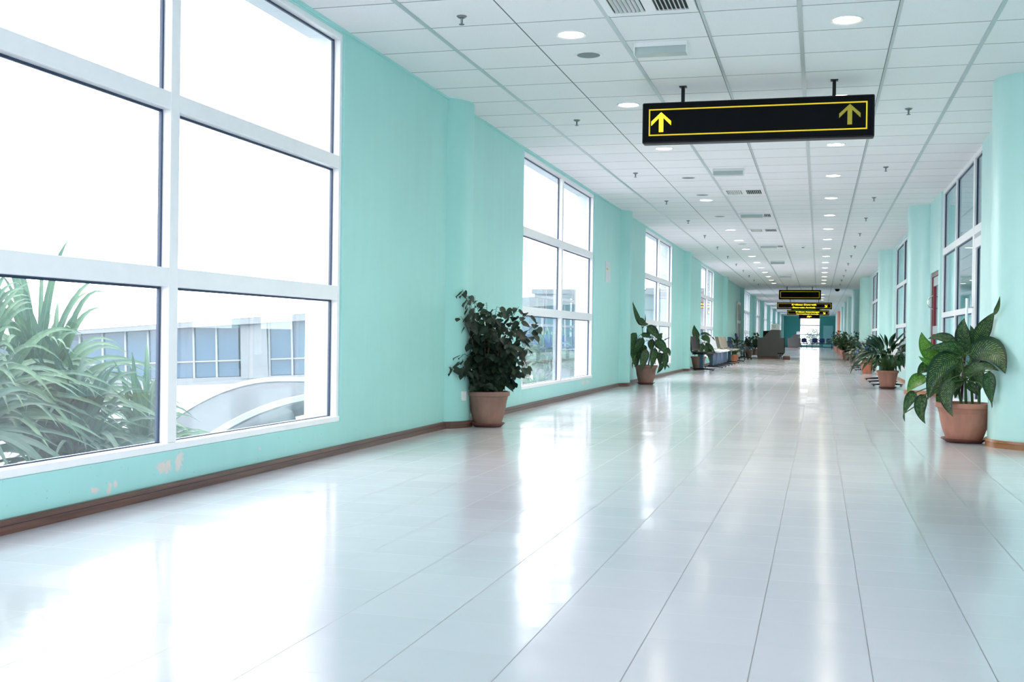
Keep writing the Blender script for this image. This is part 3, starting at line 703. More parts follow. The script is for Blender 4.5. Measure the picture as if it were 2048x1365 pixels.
# right foreground dumb cane
r_, P = hand_plant('dumb_cane_plant', 1.182, 10.12, 'large variegated dumb cane in a terracotta pot by the nearest right column', .000988, (578, 1325), [
 ((690,530),(690,380),(800,225),165,-.25,-.42), ((786,245),(828,205),(838,88),42,-.42,-.55), ((620,530),(520,430),(565,278),165,.02,.0), ((690,570),(655,450),(612,335),95,-.2,-.25),
 ((500,490),(400,400),(280,455),100,.12,.16), ((390,650),(240,560),(226,398),150,-.05,-.16,1), ((395,625),(310,700),(205,605),85,-.12,-.18,1), ((560,610),(520,450),(245,560),120,-.08,-.2),
 ((545,620),(330,590),(285,975),200,-.1,-.28), ((335,690),(240,660),(200,780),110,-.05,-.12), ((260,770),(180,800),(118,915),140,-.1,-.2,1), ((190,915),(130,950),(92,1115),100,-.15,-.2), ((96,1100),(88,1130),(104,1172),18,-.2,-.18),
 ((265,930),(180,1040),(268,1183),115,-.2,-.26), ((470,790),(380,930),(487,1112),140,-.2,-.3), ((598,590),(800,430),(890,738),260,-.25,-.66), ((585,740),(680,620),(838,715),120,-.3,-.6),
 ((770,720),(755,850),(792,990),115,-.46,-.46), ((700,560),(740,470),(798,468),85,-.1,-.32), ((520,690),(340,860),(380,1090),95,.1,.08,1), ((610,620),(700,690),(640,800),100,.1,.1), ((470,700),(440,760),(400,870),100,0,0),
 ((560,640),(500,700),(520,800),95,.06,.02), ((660,740),(640,800),(590,830),70,.05,.1), ((470,560),(400,520),(330,600),110,.15,.2), ((640,520),(700,640),(610,700),120,.12,.12), ((200,750),(190,790),(175,830),60,-.02,-.05,1), ((800,900),(810,960),(790,1030),60,-.3,-.4),
 ((450,450),(400,410),(370,440),70,.2,.22), ((500,800),(520,850),(500,960),90,0,-.05), ((640,700),(700,760),(700,880),120,-.05,-.1), ((600,820),(640,860),(690,930),90,-.05,-.1), ((540,780),(500,830),(450,950),110,-.02,-.08), ((560,700),(620,720),(660,800),110,0,-.05), ((420,640),(360,700),(330,800),110,.05,.05), ((480,860),(440,900),(350,940),80,0,-.1), ((620,560),(600,500),(560,450),100,.1,.15), ((720,640),(760,700),(740,790),100,.0,-.2), ((380,820),(330,860),(300,960),90,0,0)],
 .465, .305, M['terracotta_pink'], [[((590,960),0),((580,800),-.02),((545,620),-.06)], [((690,960),0),((690,700),.02),((695,560),.03)], [((560,960),.03),((500,760),.06),((460,640),.0)], [((640,960),.03),((620,700),.03),((615,540),.03)]], 5)
MB().tube([P((548,960), .08)+Vector((0,0,-.05)), P((575,520), .08)], .012, 8).build('stake', M['stake'], r_, smooth=True)

hand_plant('dumb_cane_plant', -2.935, 19.9, 'upright dumb cane in a clay pot beside the third left window', .001303, (473, 1235), [
 ((400,440),(340,330),(275,110),75,0,.03), ((375,330),(390,420),(500,420),105,-.03,-.03), ((335,540),(235,620),(300,930),125,-.15,-.3), ((298,920),(285,980),(300,1026),18,-.3,-.3), ((430,610),(350,720),(300,870),140,-.1,-.25),
 ((475,450),(600,500),(640,640),130,-.05,-.1), ((590,640),(680,680),(762,840),150,-.1,-.2), ((480,760),(440,880),(412,1062),130,-.15,-.28), ((590,740),(580,860),(540,1025),110,-.12,-.22), ((710,790),(740,900),(725,1040),100,-.02,-.02),
 ((650,640),(640,560),(692,540),75,.05,.06), ((735,740),(790,770),(792,855),60,0,0), ((700,645),(750,600),(797,603),16,.05,.06), ((690,940),(680,1020),(618,1085),70,0,-.02), ((330,850),(320,930),(345,1003),95,-.1,-.15),
 ((400,560),(480,560),(545,610),80,-.12,-.16), ((440,430),(460,380),(452,280),20,0,.02), ((470,600),(520,560),(470,480),70,.06,.06), ((380,760),(330,850),(360,1000),110,-.05,-.08), ((560,620),(520,720),(560,780),110,.05,.05),
 ((640,800),(680,880),(650,980),100,.05,.05), ((330,640),(380,700),(300,800),100,.1,.1), ((750,965),(770,985),(787,1012),26,0,0), ((450,700),(420,760),(440,860),110,.02,0)],
 .405, .315, M['terracotta'], [[((470,980),0),((440,760),0),((415,480),0)], [((500,980),.02),((540,760),.02),((560,600),.0)], [((520,980),0),((640,800),0),((700,700),0)], [((450,980),0),((380,760),0),((350,640),0)]], 7)
hand_plant('dumb_cane_plant', -3.0, 29.55, 'browning dumb cane in a clay pot at the near end of the left chair row', .000988, (390, 1260), [
 ((385,450),(270,300),(268,88),200,0,.02), ((430,330),(580,260),(735,400),80,0,-.02), ((730,395),(780,440),(815,502),40,-.02,-.02), ((450,440),(640,360),(665,600),190,-.03,-.08), ((330,490),(120,420),(150,790),180,-.03,-.1), ((420,560),(300,700),(290,900),160,-.1,-.16),
 ((480,560),(480,700),(400,940),150,-.1,-.2), ((560,560),(700,640),(810,800),130,-.05,-.1), ((590,660),(680,850),(690,1080),120,-.05,-.08), ((560,600),(620,700),(600,900),150,-.12,-.2), ((380,420),(360,600),(340,760),120,-.08,-.1), ((330,560),(260,640),(230,720),90,0,0), ((640,560),(660,600),(640,650),60,-.1,-.12), ((760,740),(790,780),(820,820),50,-.1,-.1), ((280,800),(250,850),(240,880),50,0,0), ((600,740),(720,760),(780,890),110,.02,0)],
 .40, .32, M['terracotta'], [[((390,920),0),((370,700),0),((380,460),0)], [((420,920),0),((480,700),0),((500,560),0)]], 9)

# bushy plant
def bush(name, X, Y, label, rim, h, mat, seed, tips, z_top, leafw, leafl, per, mleaf, kind='round', saucer=True, droop=.8, cat='potted plant'):
    root = empty(name, (X, Y, 0)); tag(root, label, cat, 'potted plants along the corridor')
    zt = pot(root, rim, h, mat, kind, saucer); ax, dy = frame(X, Y); rnd = random.Random(seed); F = MB(); B = MB()
    for (a, z, d) in tips:
        base = ax*rnd.uniform(-.06, .06)+dy*rnd.uniform(-.06, .06)+Vector((0, 0, zt-.02)); tip = ax*a+dy*d+Vector((0, 0, z))
        mid = base.lerp(tip, .5)+Vector((-(a)*.25*ax.x, -(a)*.25*ax.y, .10+.05*rnd.random()))
        pts = [base*(1-t)**2+mid*2*t*(1-t)+tip*t*t for t in (i/6 for i in range(7))]
        B.tube(pts, [lerp(.006, .0018, i/6) for i in range(7)], 5)
        for q in range(per):
            t = .22+.78*(q+rnd.random())/per; t = min(t, 1); p = base*(1-t)**2+mid*2*t*(1-t)+tip*t*t
            an = rnd.uniform(0, 2*math.pi); o = Vector((math.cos(an), math.sin(an), rnd.uniform(-.15, .45))); o.normalize()
            L = leafl*rnd.uniform(.65, 1.2); st = leafl*rnd.uniform(.15, .6); o.z -= .25; o.normalize()
            p0 = p+o*st; B.tube([p, p0], .0013, 3)
            dn = (o+Vector((0, 0, -droop*rnd.uniform(.4, 1.6)))).normalized(); pc = p0+o*L*.4; p1 = p0+dn*L
            leaf(F, p0, pc, p1, leafw*rnd.uniform(.75, 1.2), Vector((o.x*.6, o.y*.6, .5))+(-dy)*.7, 'heart', 6, .25)
    F.build('leaves', mleaf, root, smooth='all'); B.build('branches', M['bark'], root)
    return root
k = .001096; rnd = random.Random(3); tips = []
outl = [(300,110),(345,180),(240,250),(430,150),(520,190),(610,215),(690,250),(760,250),(860,245),(930,290),(1030,370),(990,470),(950,600),(930,760),(860,800),(830,560),(780,420),(700,400),(620,340),(560,300),(480,270),(400,330),(350,430),(300,540),(260,640),(250,750),(280,880),(360,860),(420,620),(500,480),(600,520),(700,560),(800,650),(820,880),(760,900),(640,780),(520,700),(440,800),(560,900),(330,700), (690,820), (470,360), (380,560), (590,420), (650,640), (540,610),(740,740),(900,680)]
for (x, y) in outl: tips.append(((x-630)*k*1.07, (1250-y)*k, rnd.uniform(-.28, .28)))
bush('bushy_houseplant', -2.93, 10.0, 'tall bushy dark-leaved plant in a terracotta pot by the nearest left column', .405, .30, M['terracotta'], 11, tips, .9, .062, .088, 28, M['leaf_bush'])

# peace lilies: arching lance leaves
def lily(name, X, Y, label, rim, h, mat, n, rad, ztop, ll, lw, seed, kind='round', saucer=True, mleaf=None, bias=0):
    root = empty(name, (X, Y, 0)); tag(root, label, 'potted plant', 'potted plants along the corridor')
    zt = pot(root, rim, h, mat, kind, saucer); rnd = random.Random(seed); F = MB(); Pm = MB(); ax, dy = frame(X, Y)
    for i in range(n):
        an = rnd.uniform(0, 2*math.pi); o = Vector((math.cos(an), math.sin(an), 0)); q = rnd.random()**.7
        b = o*rnd.uniform(0, rim*.25)+Vector((0, 0, zt-.01)); top = zt+(ztop-zt)*(.28+.72*(1-q)**.6)*rnd.uniform(.75, 1.0)
        reach = rad*(.12+.60*q); e = o*reach+ax*bias*q+Vector((0, 0, top-.03)); c = b.lerp(e, .35)+Vector((0, 0, .12))
        Pm.tube([b, (b+c)/2+Vector((0,0,.02)), e], [.004, .0035, .003], 5)
        L = ll*rnd.uniform(.75, 1.15); dz = lerp(1.1, -.75, q)+rnd.uniform(-.35, .25)
        mid = e+(o*.6+Vector((0, 0, lerp(1.0, .15, q)))).normalized()*L*.5; tip = e+(o*(.85)+Vector((0, 0, dz))).normalized()*L
        leaf(F, e, mid, tip, lw*rnd.uniform(.8, 1.15), Vector((o.x*.2, o.y*.2, 1))-dy*.45, 'lance', 8, .2)
    F.build('leaves', mleaf or M['leaf_lily'], root, smooth='all'); Pm.build('petiole', M['stem'], root)
    return root
lily('peace_lily', 1.152, 20.55, 'bushy peace lily in a pale terracotta pot with saucer by the second right column', .37, .29, M['terracotta_pink'], 165, .60, .86, .29, .066, 21)
lily('peace_lily', 1.165, 29.5, 'drooping peace lily in an orange tub in front of the right chair row', .36, .33, M['terracotta_bright'], 100, .52, .78, .27, .06, 22, 'round', False)
def ring_tips(n, rad, z0, z1, seed, lean=0):
    rn = random.Random(seed); out = []
    for i in range(n):
        a = rn.uniform(0, 2*math.pi); q = rn.random()**.5; z = rn.uniform(z0, z1); s = math.sin(math.pi*min(1, max(.12, (z-z0)/(z1-z0)*.8+.15)))
        out.append((math.cos(a)*rad*q*s+lean*(z-z0), z, math.sin(a)*rad*q*s))
    return out
bush('potted_shrub', 1.168, 41.5, 'tall dark shrub in a square clay pot behind the pale grey desk', .30, .32, M['terracotta'], 31, ring_tips(26, .42, .5, 1.18, 1, .12), 1.1, .06, .08, 12, M['leaf_bush_green'], 'square', False)
bush('potted_shrub', 1.05, 46.5, 'rounded dark shrub next after the square clay pot on the right', .33, .3, M['terracotta'], 32, ring_tips(30, .50, .45, 1.12, 2), 1.0, .06, .08, 12, M['leaf_bush_green'], saucer=False)
bush('potted_shrub', 1.10, 54.0, 'dense mid green shrub in a pink pot, third from the far end on the right', .34, .32, M['terracotta_pink'], 33, ring_tips(28, .55, .5, 1.2, 3), 1.0, .07, .09, 11, M['leaf_bush_green'], saucer=False)
bush('potted_shrub', 1.12, 62.0, 'shrub in a pink pot just before the potted palm on the right', .34, .32, M['terracotta_pink'], 34, ring_tips(26, .60, .5, 1.35, 4), 1.0, .08, .1, 10, M['leaf_bush_green'], saucer=False)
bush('potted_shrub', 1.14, 82.0, 'farthest shrub on the right, dark crown above the palm', .34, .32, M['terracotta_pink'], 35, ring_tips(22, .60, .7, 1.55, 5), 1.0, .09, .11, 9, M['leaf_bush'], saucer=False)
def palm(X, Y, label, seed, n=13, sc_=1.0):
    root = empty('potted_palm', (X, Y, 0)); tag(root, label, 'potted plant', 'potted plants along the corridor')
    zt = pot(root, .36, .32, M['terracotta_pink'], saucer=False); rn = random.Random(seed); F = MB(); B = MB()
    for i in range(n):
        an = 2*math.pi*i/n+rn.uniform(-.2, .2); o = Vector((math.cos(an), math.sin(an), 0)); L = sc_*rn.uniform(.75, 1.05); b = Vector((0, 0, zt))
        c = b+o*.2+Vector((0, 0, L*.95)); e = b+o*L*.78+Vector((0, 0, L*.55*rn.uniform(.5, 1.1)))
        pts = [b*(1-t)**2+c*2*t*(1-t)+e*t*t for t in (j/10 for j in range(11))]; B.tube(pts, [lerp(.008, .002, j/10) for j in range(11)], 5)
        for j in range(16):
            t = .3+.7*j/15; p = b*(1-t)**2+c*2*t*(1-t)+e*t*t; tg = ((c-b)*(1-t)+(e-c)*t).normalized(); sd = tg.cross(Vector((0, 0, 1))).normalized()
            for s in (-1, 1):
                d = (sd*s+tg*.7+Vector((0, 0, -.25))).normalized(); ln = .24*(1-abs(t-.6))
                leaf(F, p, p+d*ln*.5+Vector((0, 0, .01)), p+d*ln, .03, Vector((0, 0, 1)), 'lance', 3, .1)
    F.build('leaves', M['leaf_palm'], root); B.build('frond_stem', M['stem'], root)
palm(1.13, 70.5, 'yellow green potted palm in the far right row of plants', 41)
lily('potted_foliage_plant', -2.78, 39.45, 'low dark plant in a small orange pot between the left chairs', .27, .26, M['terracotta_bright'], 60, .5, .78, .24, .06, 51, saucer=False, mleaf=M['leaf_bush'])
bush('potted_foliage_plant', -2.98, 51.0, 'green plant in a round clay pot between the chairs and the security counter', .38, .31, M['terracotta'], 52, ring_tips(22, .42, .45, .95, 6), .9, .07, .12, 8, M['leaf_bush_green'], saucer=False)
bush('potted_foliage_plant', -3.0, 57.0, 'tall leafy green plant half hidden behind the security counter', .36, .31, M['terracotta'], 53, ring_tips(18, .3, .55, 1.15, 7), .9, .09, .14, 8, M['leaf_bush_green'], saucer=False)

# leaves rest against walls and columns instead of passing through them
for root in [o for o in bpy.data.objects if o.get('category') == 'potted plant']:
    X, Y = root.location.x, root.location.y
    for ch in [o for o in bpy.data.objects if o.parent == root and o.name.split('.')[0] in ('leaves', 'lit_leaves', 'branches', 'petiole', 'frond_stem', 'stem')]:
        for v in ch.data.vertices:
            x, y = v.co.x+X, v.co.y+Y
            if X < 0:
                x = max(x, WL+.012+.03*abs(math.sin(v.co.z*40)))
                for c in cl:
                    d = math.hypot(x-CX, y-c)
                    if d < CRAD+.03: q = (CRAD+.03)/max(d, .01); x = CX+(x-CX)*q; y = c+(y-c)*q
            else:
                x = min(x, WR-.012-.03*abs(math.sin(v.co.z*40)))
                for c in cr:
                    d = math.hypot(x-DX, y-c)
                    if d < DR+.03: q = (DR+.03)/max(d, .01); x = DX+(x-DX)*q; y = c+(y-c)*q
            v.co.x, v.co.y = x-X, y-Y

# ------------------------------------------------------------------ chairs
def chair_proto(shell):
    root = empty('pedestal_chair')
    m = MB(); N = 10                                  # back shell, faces +X
    def sheet(pts, w0, w1, th):
        mm = MB(); n = len(pts)
        for side in (0, 1):
            for (x, z, k_) in pts:
                for j in range(7):
                    s = -1+j/3; wd = lerp(w0, w1, k_)/2*(1-.0*abs(s)); cup = .035*s*s
                    nx, nz = (0, -1) if pts[0][1] < .6 and k_ < 0 else (0, 0)
                    mm.v.append((x+cup*shape[0]-side*th*shape[0], wd*s, z+cup*shape[1]-side*th*shape[1])); mm.uv.append((0, 0))
        q = n*7
        for i in range(n-1):
            for j in range(6):
                a = i*7+j; mm.f.append((a, a+1, a+8, a+7)); mm.f.append((q+a, q+a+7, q+a+8, q+a+1))
        for i in range(n-1):
            for j in (0, 6): a = i*7+j; mm.f.append((a, a+7, q+a+7, q+a))
        for j in range(6):
            for i in (0, n-1): a = i*7+j; mm.f.append((a, a+1, q+a+1, q+a))
        return mm
    shape = (1, 0); sheet([(-.22-.09*t, .50+.36*t, t) for t in (0, .2, .4, .6, .8, .93, 1)], .40, .36, .02).build('backrest', shell, root, smooth='all')
    shape = (0, 1); sheet([(-.20+.43*t, .462-.02*math.sin(math.pi*t)+(.0 if t < .9 else -.02), t) for t in (0, .15, .35, .55, .75, .9, 1)], .42, .40, .022).build('seat', shell, root, smooth='all')
    for s in (-.12, .12): MB().tube([(-.10, s, .43), (-.23, s, .44), (-.265, s, .50), (-.27, s, .60)], .012, 8).build('back_bracket', M['black'], root, smooth=True)
    MB().box(-.14, .12, -.16, .16, .405, .43).build('seat_plate', M['black'], root, bevel=.004)
    MB().box(-.07, .03, -.03, .03, .045, .41).build('column', M['leg_blue'], root, bevel=.006)
    MB().prism([(-.24, .02), (-.24, .035), (-.06, .06), (.04, .06), (.34, .035), (.34, .02)], -.03, .03).build('foot', M['black'], root, bevel=.004)
    for x in (-.21, .31): MB().lathe([(.018, 0), (.018, .012), (.008, .014), (.008, .022)], (x, 0, 0), 14).build('leveller', M['black'], root, smooth=True)
    return root
protos = {}
rows = [
 ('left', 28.95, 'shell_brown', 'dark brown chair at the near end of the left row, beside the browning dumb cane'),
 ('left', 31.7, 'shell_white', 'white shell chair nearest the camera in the left row'),
 ('left', 32.9, 'shell_white', 'white shell chair in the left row, second white one from the camera'),
 ('left', 34.1, 'shell_white', 'white shell chair in the left row, third and last of the white ones'),
 ('left', 35.3, 'shell_olive', 'olive shell chair in the left row, next past the white ones'),
 ('left', 36.5, 'shell_beige', 'beige shell chair in the left row, just past the olive one'),
 ('left', 38.2, 'shell_beige', 'beige shell chair in the left row, last before the small orange pot'),
 ('left', 40.62, 'navy', 'navy chair in the left row beside the small orange pot'),
 ('right', 21.7, 'shell_grey', 'grey shell chair against the second right column, nearest on the right'),
 ('right', 23.3, 'shell_white', 'white shell chair on the right, next past the grey one'),
 ('right', 24.9, 'shell_white', 'white shell chair on the right, farther of the two white ones'),
 ('right', 31.9, 'shell_blue', 'bright blue shell chair on the right, nearest of the blue ones'),
 ('right', 33.9, 'shell_blue', 'bright blue shell chair on the right, middle of the blue ones'),
 ('right', 35.9, 'shell_blue', 'bright blue shell chair on the right, last before the pale grey desk'),
]
for side, y, sh, lab in rows:
    if sh not in protos: protos[sh] = chair_proto(M[sh]); kids(); o = protos[sh]
    else: o = copy_tree(protos[sh])
    if side == 'left': o.location = (-2.84, y, 0); o.rotation_euler = (0, 0, R(-24))
    else: o.location = (1.26, y, 0); o.rotation_euler = (0, 0, math.pi+R(22))
    tag(o, lab, 'chair', 'chairs along the %s wall' % side)
def office_chair(X, Y, rz, label, mat):
    root = empty('office_chair', (X, Y, 0), rz); tag(root, label, 'chair')
    MB().prism([(-.22, .44), (.22, .44), (.24, .47), (.22, .50), (-.20, .51)], -.23, .23).build('seat', mat, root, bevel=.02)
    MB().prism([(-.22, .54), (-.27, .55), (-.36, .98), (-.34, 1.02), (-.29, .98)], -.21, .21).build('backrest', mat, root, bevel=.02)
    MB().tube([(-.15, 0, .44), (-.27, 0, .46), (-.29, 0, .62)], .02, 8).build('back_bracket', M['black'], root, smooth=True)
    for s in (-1, 1): MB().tube([(-.27, s*.25, .70), (-.1, s*.26, .71), (.18, s*.26, .70), (.12, s*.25, .58), (-.02, s*.23, .46)], .014, 8).build('armrest', M['black'], root, smooth=True)
    MB().lathe([(.03, .08), (.03, .30), (.02, .30), (.02, .44)], n=16).build('column', M['black'], root, smooth=True)
    for q in range(5):
        a = 2*math.pi*q/5+.3; l_ = MB().tube([(0, 0, .10), (math.cos(a)*.28, math.sin(a)*.28, .065)], [.025, .014], 8).build('base_leg', M['black'], root, smooth=True)
        MB().lathe([(.008, .052), (.024, .048), (.027, .026), (.024, .004), (.008, 0)][::-1], (math.cos(a)*.28, math.sin(a)*.28, 0), 14).build('caster', M['black'], l_, smooth=True)
    return root
office_chair(-2.80, 44.9, 0, 'navy office chair with armrests and raised back at the far end of the left row', M['navy'])
office_chair(-1.75, 48.9, R(-60), 'black office chair behind the near security counter', M['black'])

# pale grey desk on the right
root = empty('desk', (1.40, 39.2, 0)); tag(root, 'pale grey desk against the right wall past the blue chairs', 'desk')
MB().box(-.22, .21, -.75, .75, .755, .785).build('desk_top', M['blue_grey'], root, bevel=.004)
MB().box(-.20, .20, -.72, -.69, .03, .755).build('side_panel', M['blue_grey'], root); MB().box(-.20, .20, .69, .72, .03, .755).build('side_panel', M['blue_grey'], root)
MB().box(.16, .19, -.69, .69, .25, .755).build('modesty_panel', M['blue_grey'], root)
for y in (-.705, .705): MB().box(-.21, .20, y-.03, y+.03, 0, .03).build('foot', M['black'], root)

# ------------------------------------------------------------------ security counters
def counter(Y, x0, x1, dep, label, sgn=1):
    root = empty('security_counter', ((x0+x1)/2, Y, 0)); tag(root, label, 'counter', 'grey security counters')
    k = (x1-x0)/1.03; c = (x0+x1)/2
    q = [(-.515, .10), (.40, .10), (.515, .24), (.515, .855), (.355, .855), (.355, 1.17), (.0, 1.17), (-.05, 1.13), (-.26, .90), (-.31, .855), (-.515, .855)]
    q = [(x*k, z) for x, z in q]
    MB().prism(q, 0, .04).build('side_panel', M['grey_laminate'], root, bevel=.004); MB().prism(q, dep-.04, dep).build('side_panel', M['grey_laminate'], root, bevel=.004)
    MB().box(-.50*k, -.47*k, .04, dep-.04, .10, .84).build('front_panel', M['grey_laminate'], root)
    MB().box(-.47*k, .30*k, .04, dep-.04, .74, .77).build('worktop', M['grey_laminate'], root)
    MB().box(.33*k, .352*k, .04, dep-.04, .10, 1.15).build('back_panel', M['grey_laminate'], root)
    MB().box(.02*k, .352*k, .04, dep-.04, 1.15, 1.168).build('top_shelf', M['grey_laminate'], root)
    MB().box(-.50*k, .36*k, .03, dep-.03, 0, .10).build('plinth', M['wood'], root)
    return root
counter(46.35, -2.376, -1.343, 1.5, 'near dark grey security counter with a sloped side, white sign on top')
counter(100.5, -2.60, -1.51, 1.5, 'far grey security counter in front of the teal end wall')
def card(X, Y, Z, wd, hh, label, group):
    root = empty('counter_sign', (X, Y, Z)); tag(root, label, 'sign', group)
    MB().box(-wd/2, wd/2, 0, .012, .004, hh).build('panel', M['white_plastic'], root); MB().box(-wd/2, wd/2, -.04, .06, 0, .008).build('stand', M['white_plastic'], root)
    MB().box(-wd*.3, -wd*.2, -.004, 0, hh*.62, hh*.78).box(-wd*.12, wd*.05, -.004, 0, hh*.66, hh*.74).box(-wd*.22, wd*.02, -.004, 0, hh*.38, hh*.46).build('print', M['grille_grey'], root)
card(-1.69, 46.5, 1.172, .33, .225, 'white printed sign standing on the near security counter', 'signs on the counters')
card(-1.72, 100.7, 1.172, .30, .24, 'white sign standing on the far security counter', 'signs on the counters')
root = empty('monitor', (-2.02, 47.0, .772)); tag(root, 'black monitor on the near security counter', 'monitor')
MB().box(-.17, .17, 0, .03, .08, .36).build('screen', M['black'], root, bevel=.005); MB().box(-.02, .02, .01, .03, .01, .1).build('stand', M['black'], root); MB().box(-.09, .09, -.05, .09, 0, .012).build('base', M['black'], root)
root = empty('step_box', (-1.235, 46.05, 0)); tag(root, 'low brown wooden step box on the floor beside the near counter', 'step')
MB().box(-.14, .14, 0, .5, .008, .135).build('box_body', M['wood'], root, bevel=.003)
for x in (-.12, .12):
    for y in (.03, .47): MB().box(x-.015, x+.015, y-.015, y+.015, 0, .01).build('foot', M['black'], root)
root = empty('foot_rest', (-1.36, 46.15, 0)); tag(root, 'black slanted rest at the lower corner of the near counter', 'foot rest')
root.location = (-1.43, 45.85, 0)
MB().box(-.14, .10, 0, .30, .215, .26).build('tread', M['black'], root, bevel=.004); MB().box(-.115, -.095, .13, .15, 0, .22).build('leg', M['steel'], root); MB().box(-.005, .015, .13, .15, 0, .22).build('leg', M['steel'], root)

# far benches and panel
def bench(X, Y, n, label, rz=0, frm='black'):
    root = empty('bench_seat', (X, Y, 0), rz); tag(root, label, 'bench', 'blue benches at the far end')
    Wd = .56*n
    MB().box(-Wd/2-.03, Wd/2+.03, -.05, .03, .38, .43).build('beam', M['black'], root)
    for x in (-Wd/2+.06, Wd/2-.06):
        MB().box(x-.02, x+.02, -.05, .03, .02, .38).box(x-.02, x+.02, -.24, .26, 0, .03).build('leg', M['black'], root)
    for i in range(n):
        x = -Wd/2+.56*(i+.5)
        MB().box(x-.24, x+.24, -.24, .20, .435, .47).build('seat', M['shell_blue'] if 0 else M['navy'], root, bevel=.01)
        m = MB(); m.prism([(x-.22, .50), (x+.22, .50), (x+.22, .78), (x+.15, .86), (x-.15, .86), (x-.22, .78)], .20, .24); m.build('backrest', M['navy'], root, bevel=.01)
        MB().box(x-.03, x+.03, .17, .21, .43, .6).build('back_bracket', M['black'], root)
    return root
bench(.24, 96.5, 3, 'blue bench seats at the right of the end window')
bench(-1.2, 97.5, 1, 'single blue seat between the far counter and the end window')
root = empty('partition_board', (.82, YE-.25, 0)); tag(root, 'pale blue free-standing board against the end wall', 'board')
MB().box(-.44, .44, 0, .05, .06, 2.05).build('panel', simple('pale_aqua_board', (.33, .66, .68, 1), .5), root)
for x in (-.36, .36): MB().box(x-.03, x+.03, -.12, .18, 0, .06).build('foot', M['black'], root)

# ------------------------------------------------------------------ outside
tag(MB().box(-70, -3.9, -30, 200, -3.2, -3.0).build('ground_outside', M['ext_ground']), 'pale ground below the windows', kind=S)
tag(MB().box(2.2, 60, -30, 60, -3.2, -3.0).build('ground_right', M['ext_ground']), 'pale ground on the right side of the building', kind=S)
tag(MB().box(WLO-.45, WLO, YB, YE, -3.0, .10).build('trim_4', M['white_wall']), 'white outer ledge below the windows', kind=S)
# low vaulted roof with white ribs
root = empty('vaulted_roof', (-8, 12, -1)); tag(root, 'low grey curved roof with white ribs outside the nearest window', 'roof')
ca, sa = math.cos(R(35)), math.sin(R(35))
def vault(q, o):                     # q along the ribs, o along the axis of the roof
    z = .28-.33*(1.85-q)**2 if q < 1.85 else .28-.03*(q-1.85)**2
    z = max(z, -2.6); x, y = ca*q-sa*o, sa*q+ca*o
    return (x+8, y-12, z+1)
m = MB(); Q = [-3.2+.22*i for i in range(46)]; O = [3+.5*j for j in range(22)]; nx = len(Q)
m.add([vault(q, o) for o in O for q in Q], [(j*nx+i, j*nx+i+1, (j+1)*nx+i+1, (j+1)*nx+i) for j in range(len(O)-1) for i in range(nx-1) if vault(Q[i+1], O[j])[0] < 4.02])
o = m.build('roof_surface', M['ext_roof'], root, smooth='all'); sd = o.modifiers.new('Solidify', 'SOLIDIFY'); sd.thickness = .10; sd.offset = -1
for oo in (6.4, 9.6, 12.8):
    pts = [vault(-3.2+.12*i, oo) for i in range(90)]; pts = [(x, y, z+.012) for x, y, z in pts if x < 4.0]
    if len(pts) > 3: MB().tube(pts, .05, 6).build('rib', M['ext_rib'], root, smooth=True)
# inclined glazed walkway beyond
root = empty('glazed_walkway', (-9.0, 24.0, -3)); tag(root, 'long white building with blue glazing and a sloping roof line outside', 'building')
ROT = R(15.15); DD = 26.0
def wp(px, py, dd=DD):
    d = rr*((px-1024)/2266.85)-uu*((py-682.5)/2266.85)+f; return Vector((0, 0, EYE))+d*dd-Vector((-9.0, 24.0, -3))
fd = Vector((f.x, f.y, 0)).normalized()
def slab(name, quad, mat, t0, t1, par=None):
    q = [wp(*c) for c in quad]; m = MB(); m.add([p+fd*t0 for p in q]+[p+fd*t1 for p in q], [(0,1,2,3),(7,6,5,4),(0,4,5,1),(1,5,6,2),(2,6,7,3),(3,7,4,0)]); return m.build(name, mat, par or root)
def top(x): return 675-.075*(x)
def gl(x): return 679-.0605*x
def mid_(x): return 736-.033*x
def bot(x): return 772-.030*x
XA, XB = -520, 1236
slab('fascia', [(XA, top(XA)), (XB, top(XB)), (XB, gl(XB)), (XA, gl(XA))], M['ext_white'], -.25, 3.0)
slab('base_wall', [(XA, bot(XA)-4), (XB, bot(XB)-4), (XB, bot(XB)+10), (XA, bot(XA)+10)], M['ext_white'], -.1, 3.0)
slab('wall', [(XA, gl(XA)), (XB, gl(XB)), (XB, bot(XB)), (XA, bot(XA))], M['ext_white'], .12, 3.0)
x = XA; bars = []
while x < XB-50:
    if 482 < x+22 < 550: 
        slab('pilaster', [(x+4, gl(x)), (x+56, gl(x+56)), (x+60, bot(x+60)), (x+6, bot(x))], M['ext_white'], -.12, .1); x += 60; continue
    x2 = x+43
    slab('window', [(x, gl(x)), (x2, gl(x2)), (x2+1, mid_(x2)), (x+1, mid_(x))], M['ext_glass'], 0, .1)
    slab('window', [(x+1, mid_(x)+2), (x2+1, mid_(x2)+2), (x2+2, bot(x2)-5), (x+2, bot(x)-5)], M['ext_glass'], 0, .1)
    bars.append((x-2, x+1.5)); x += 45.4
for n_, (xa, xb) in enumerate(bars): slab('mullion', [(xa, gl(xa)), (xb, gl(xb)), (xb+2, bot(xb)), (xa+2, bot(xa))], M['ext_rib'], -.06, .05)
slab('rail', [(XA, mid_(XA)-.5), (XB, mid_(XB)-.5), (XB, mid_(XB)+2), (XA, mid_(XA)+2)], M['ext_rib'], -.05, .05)
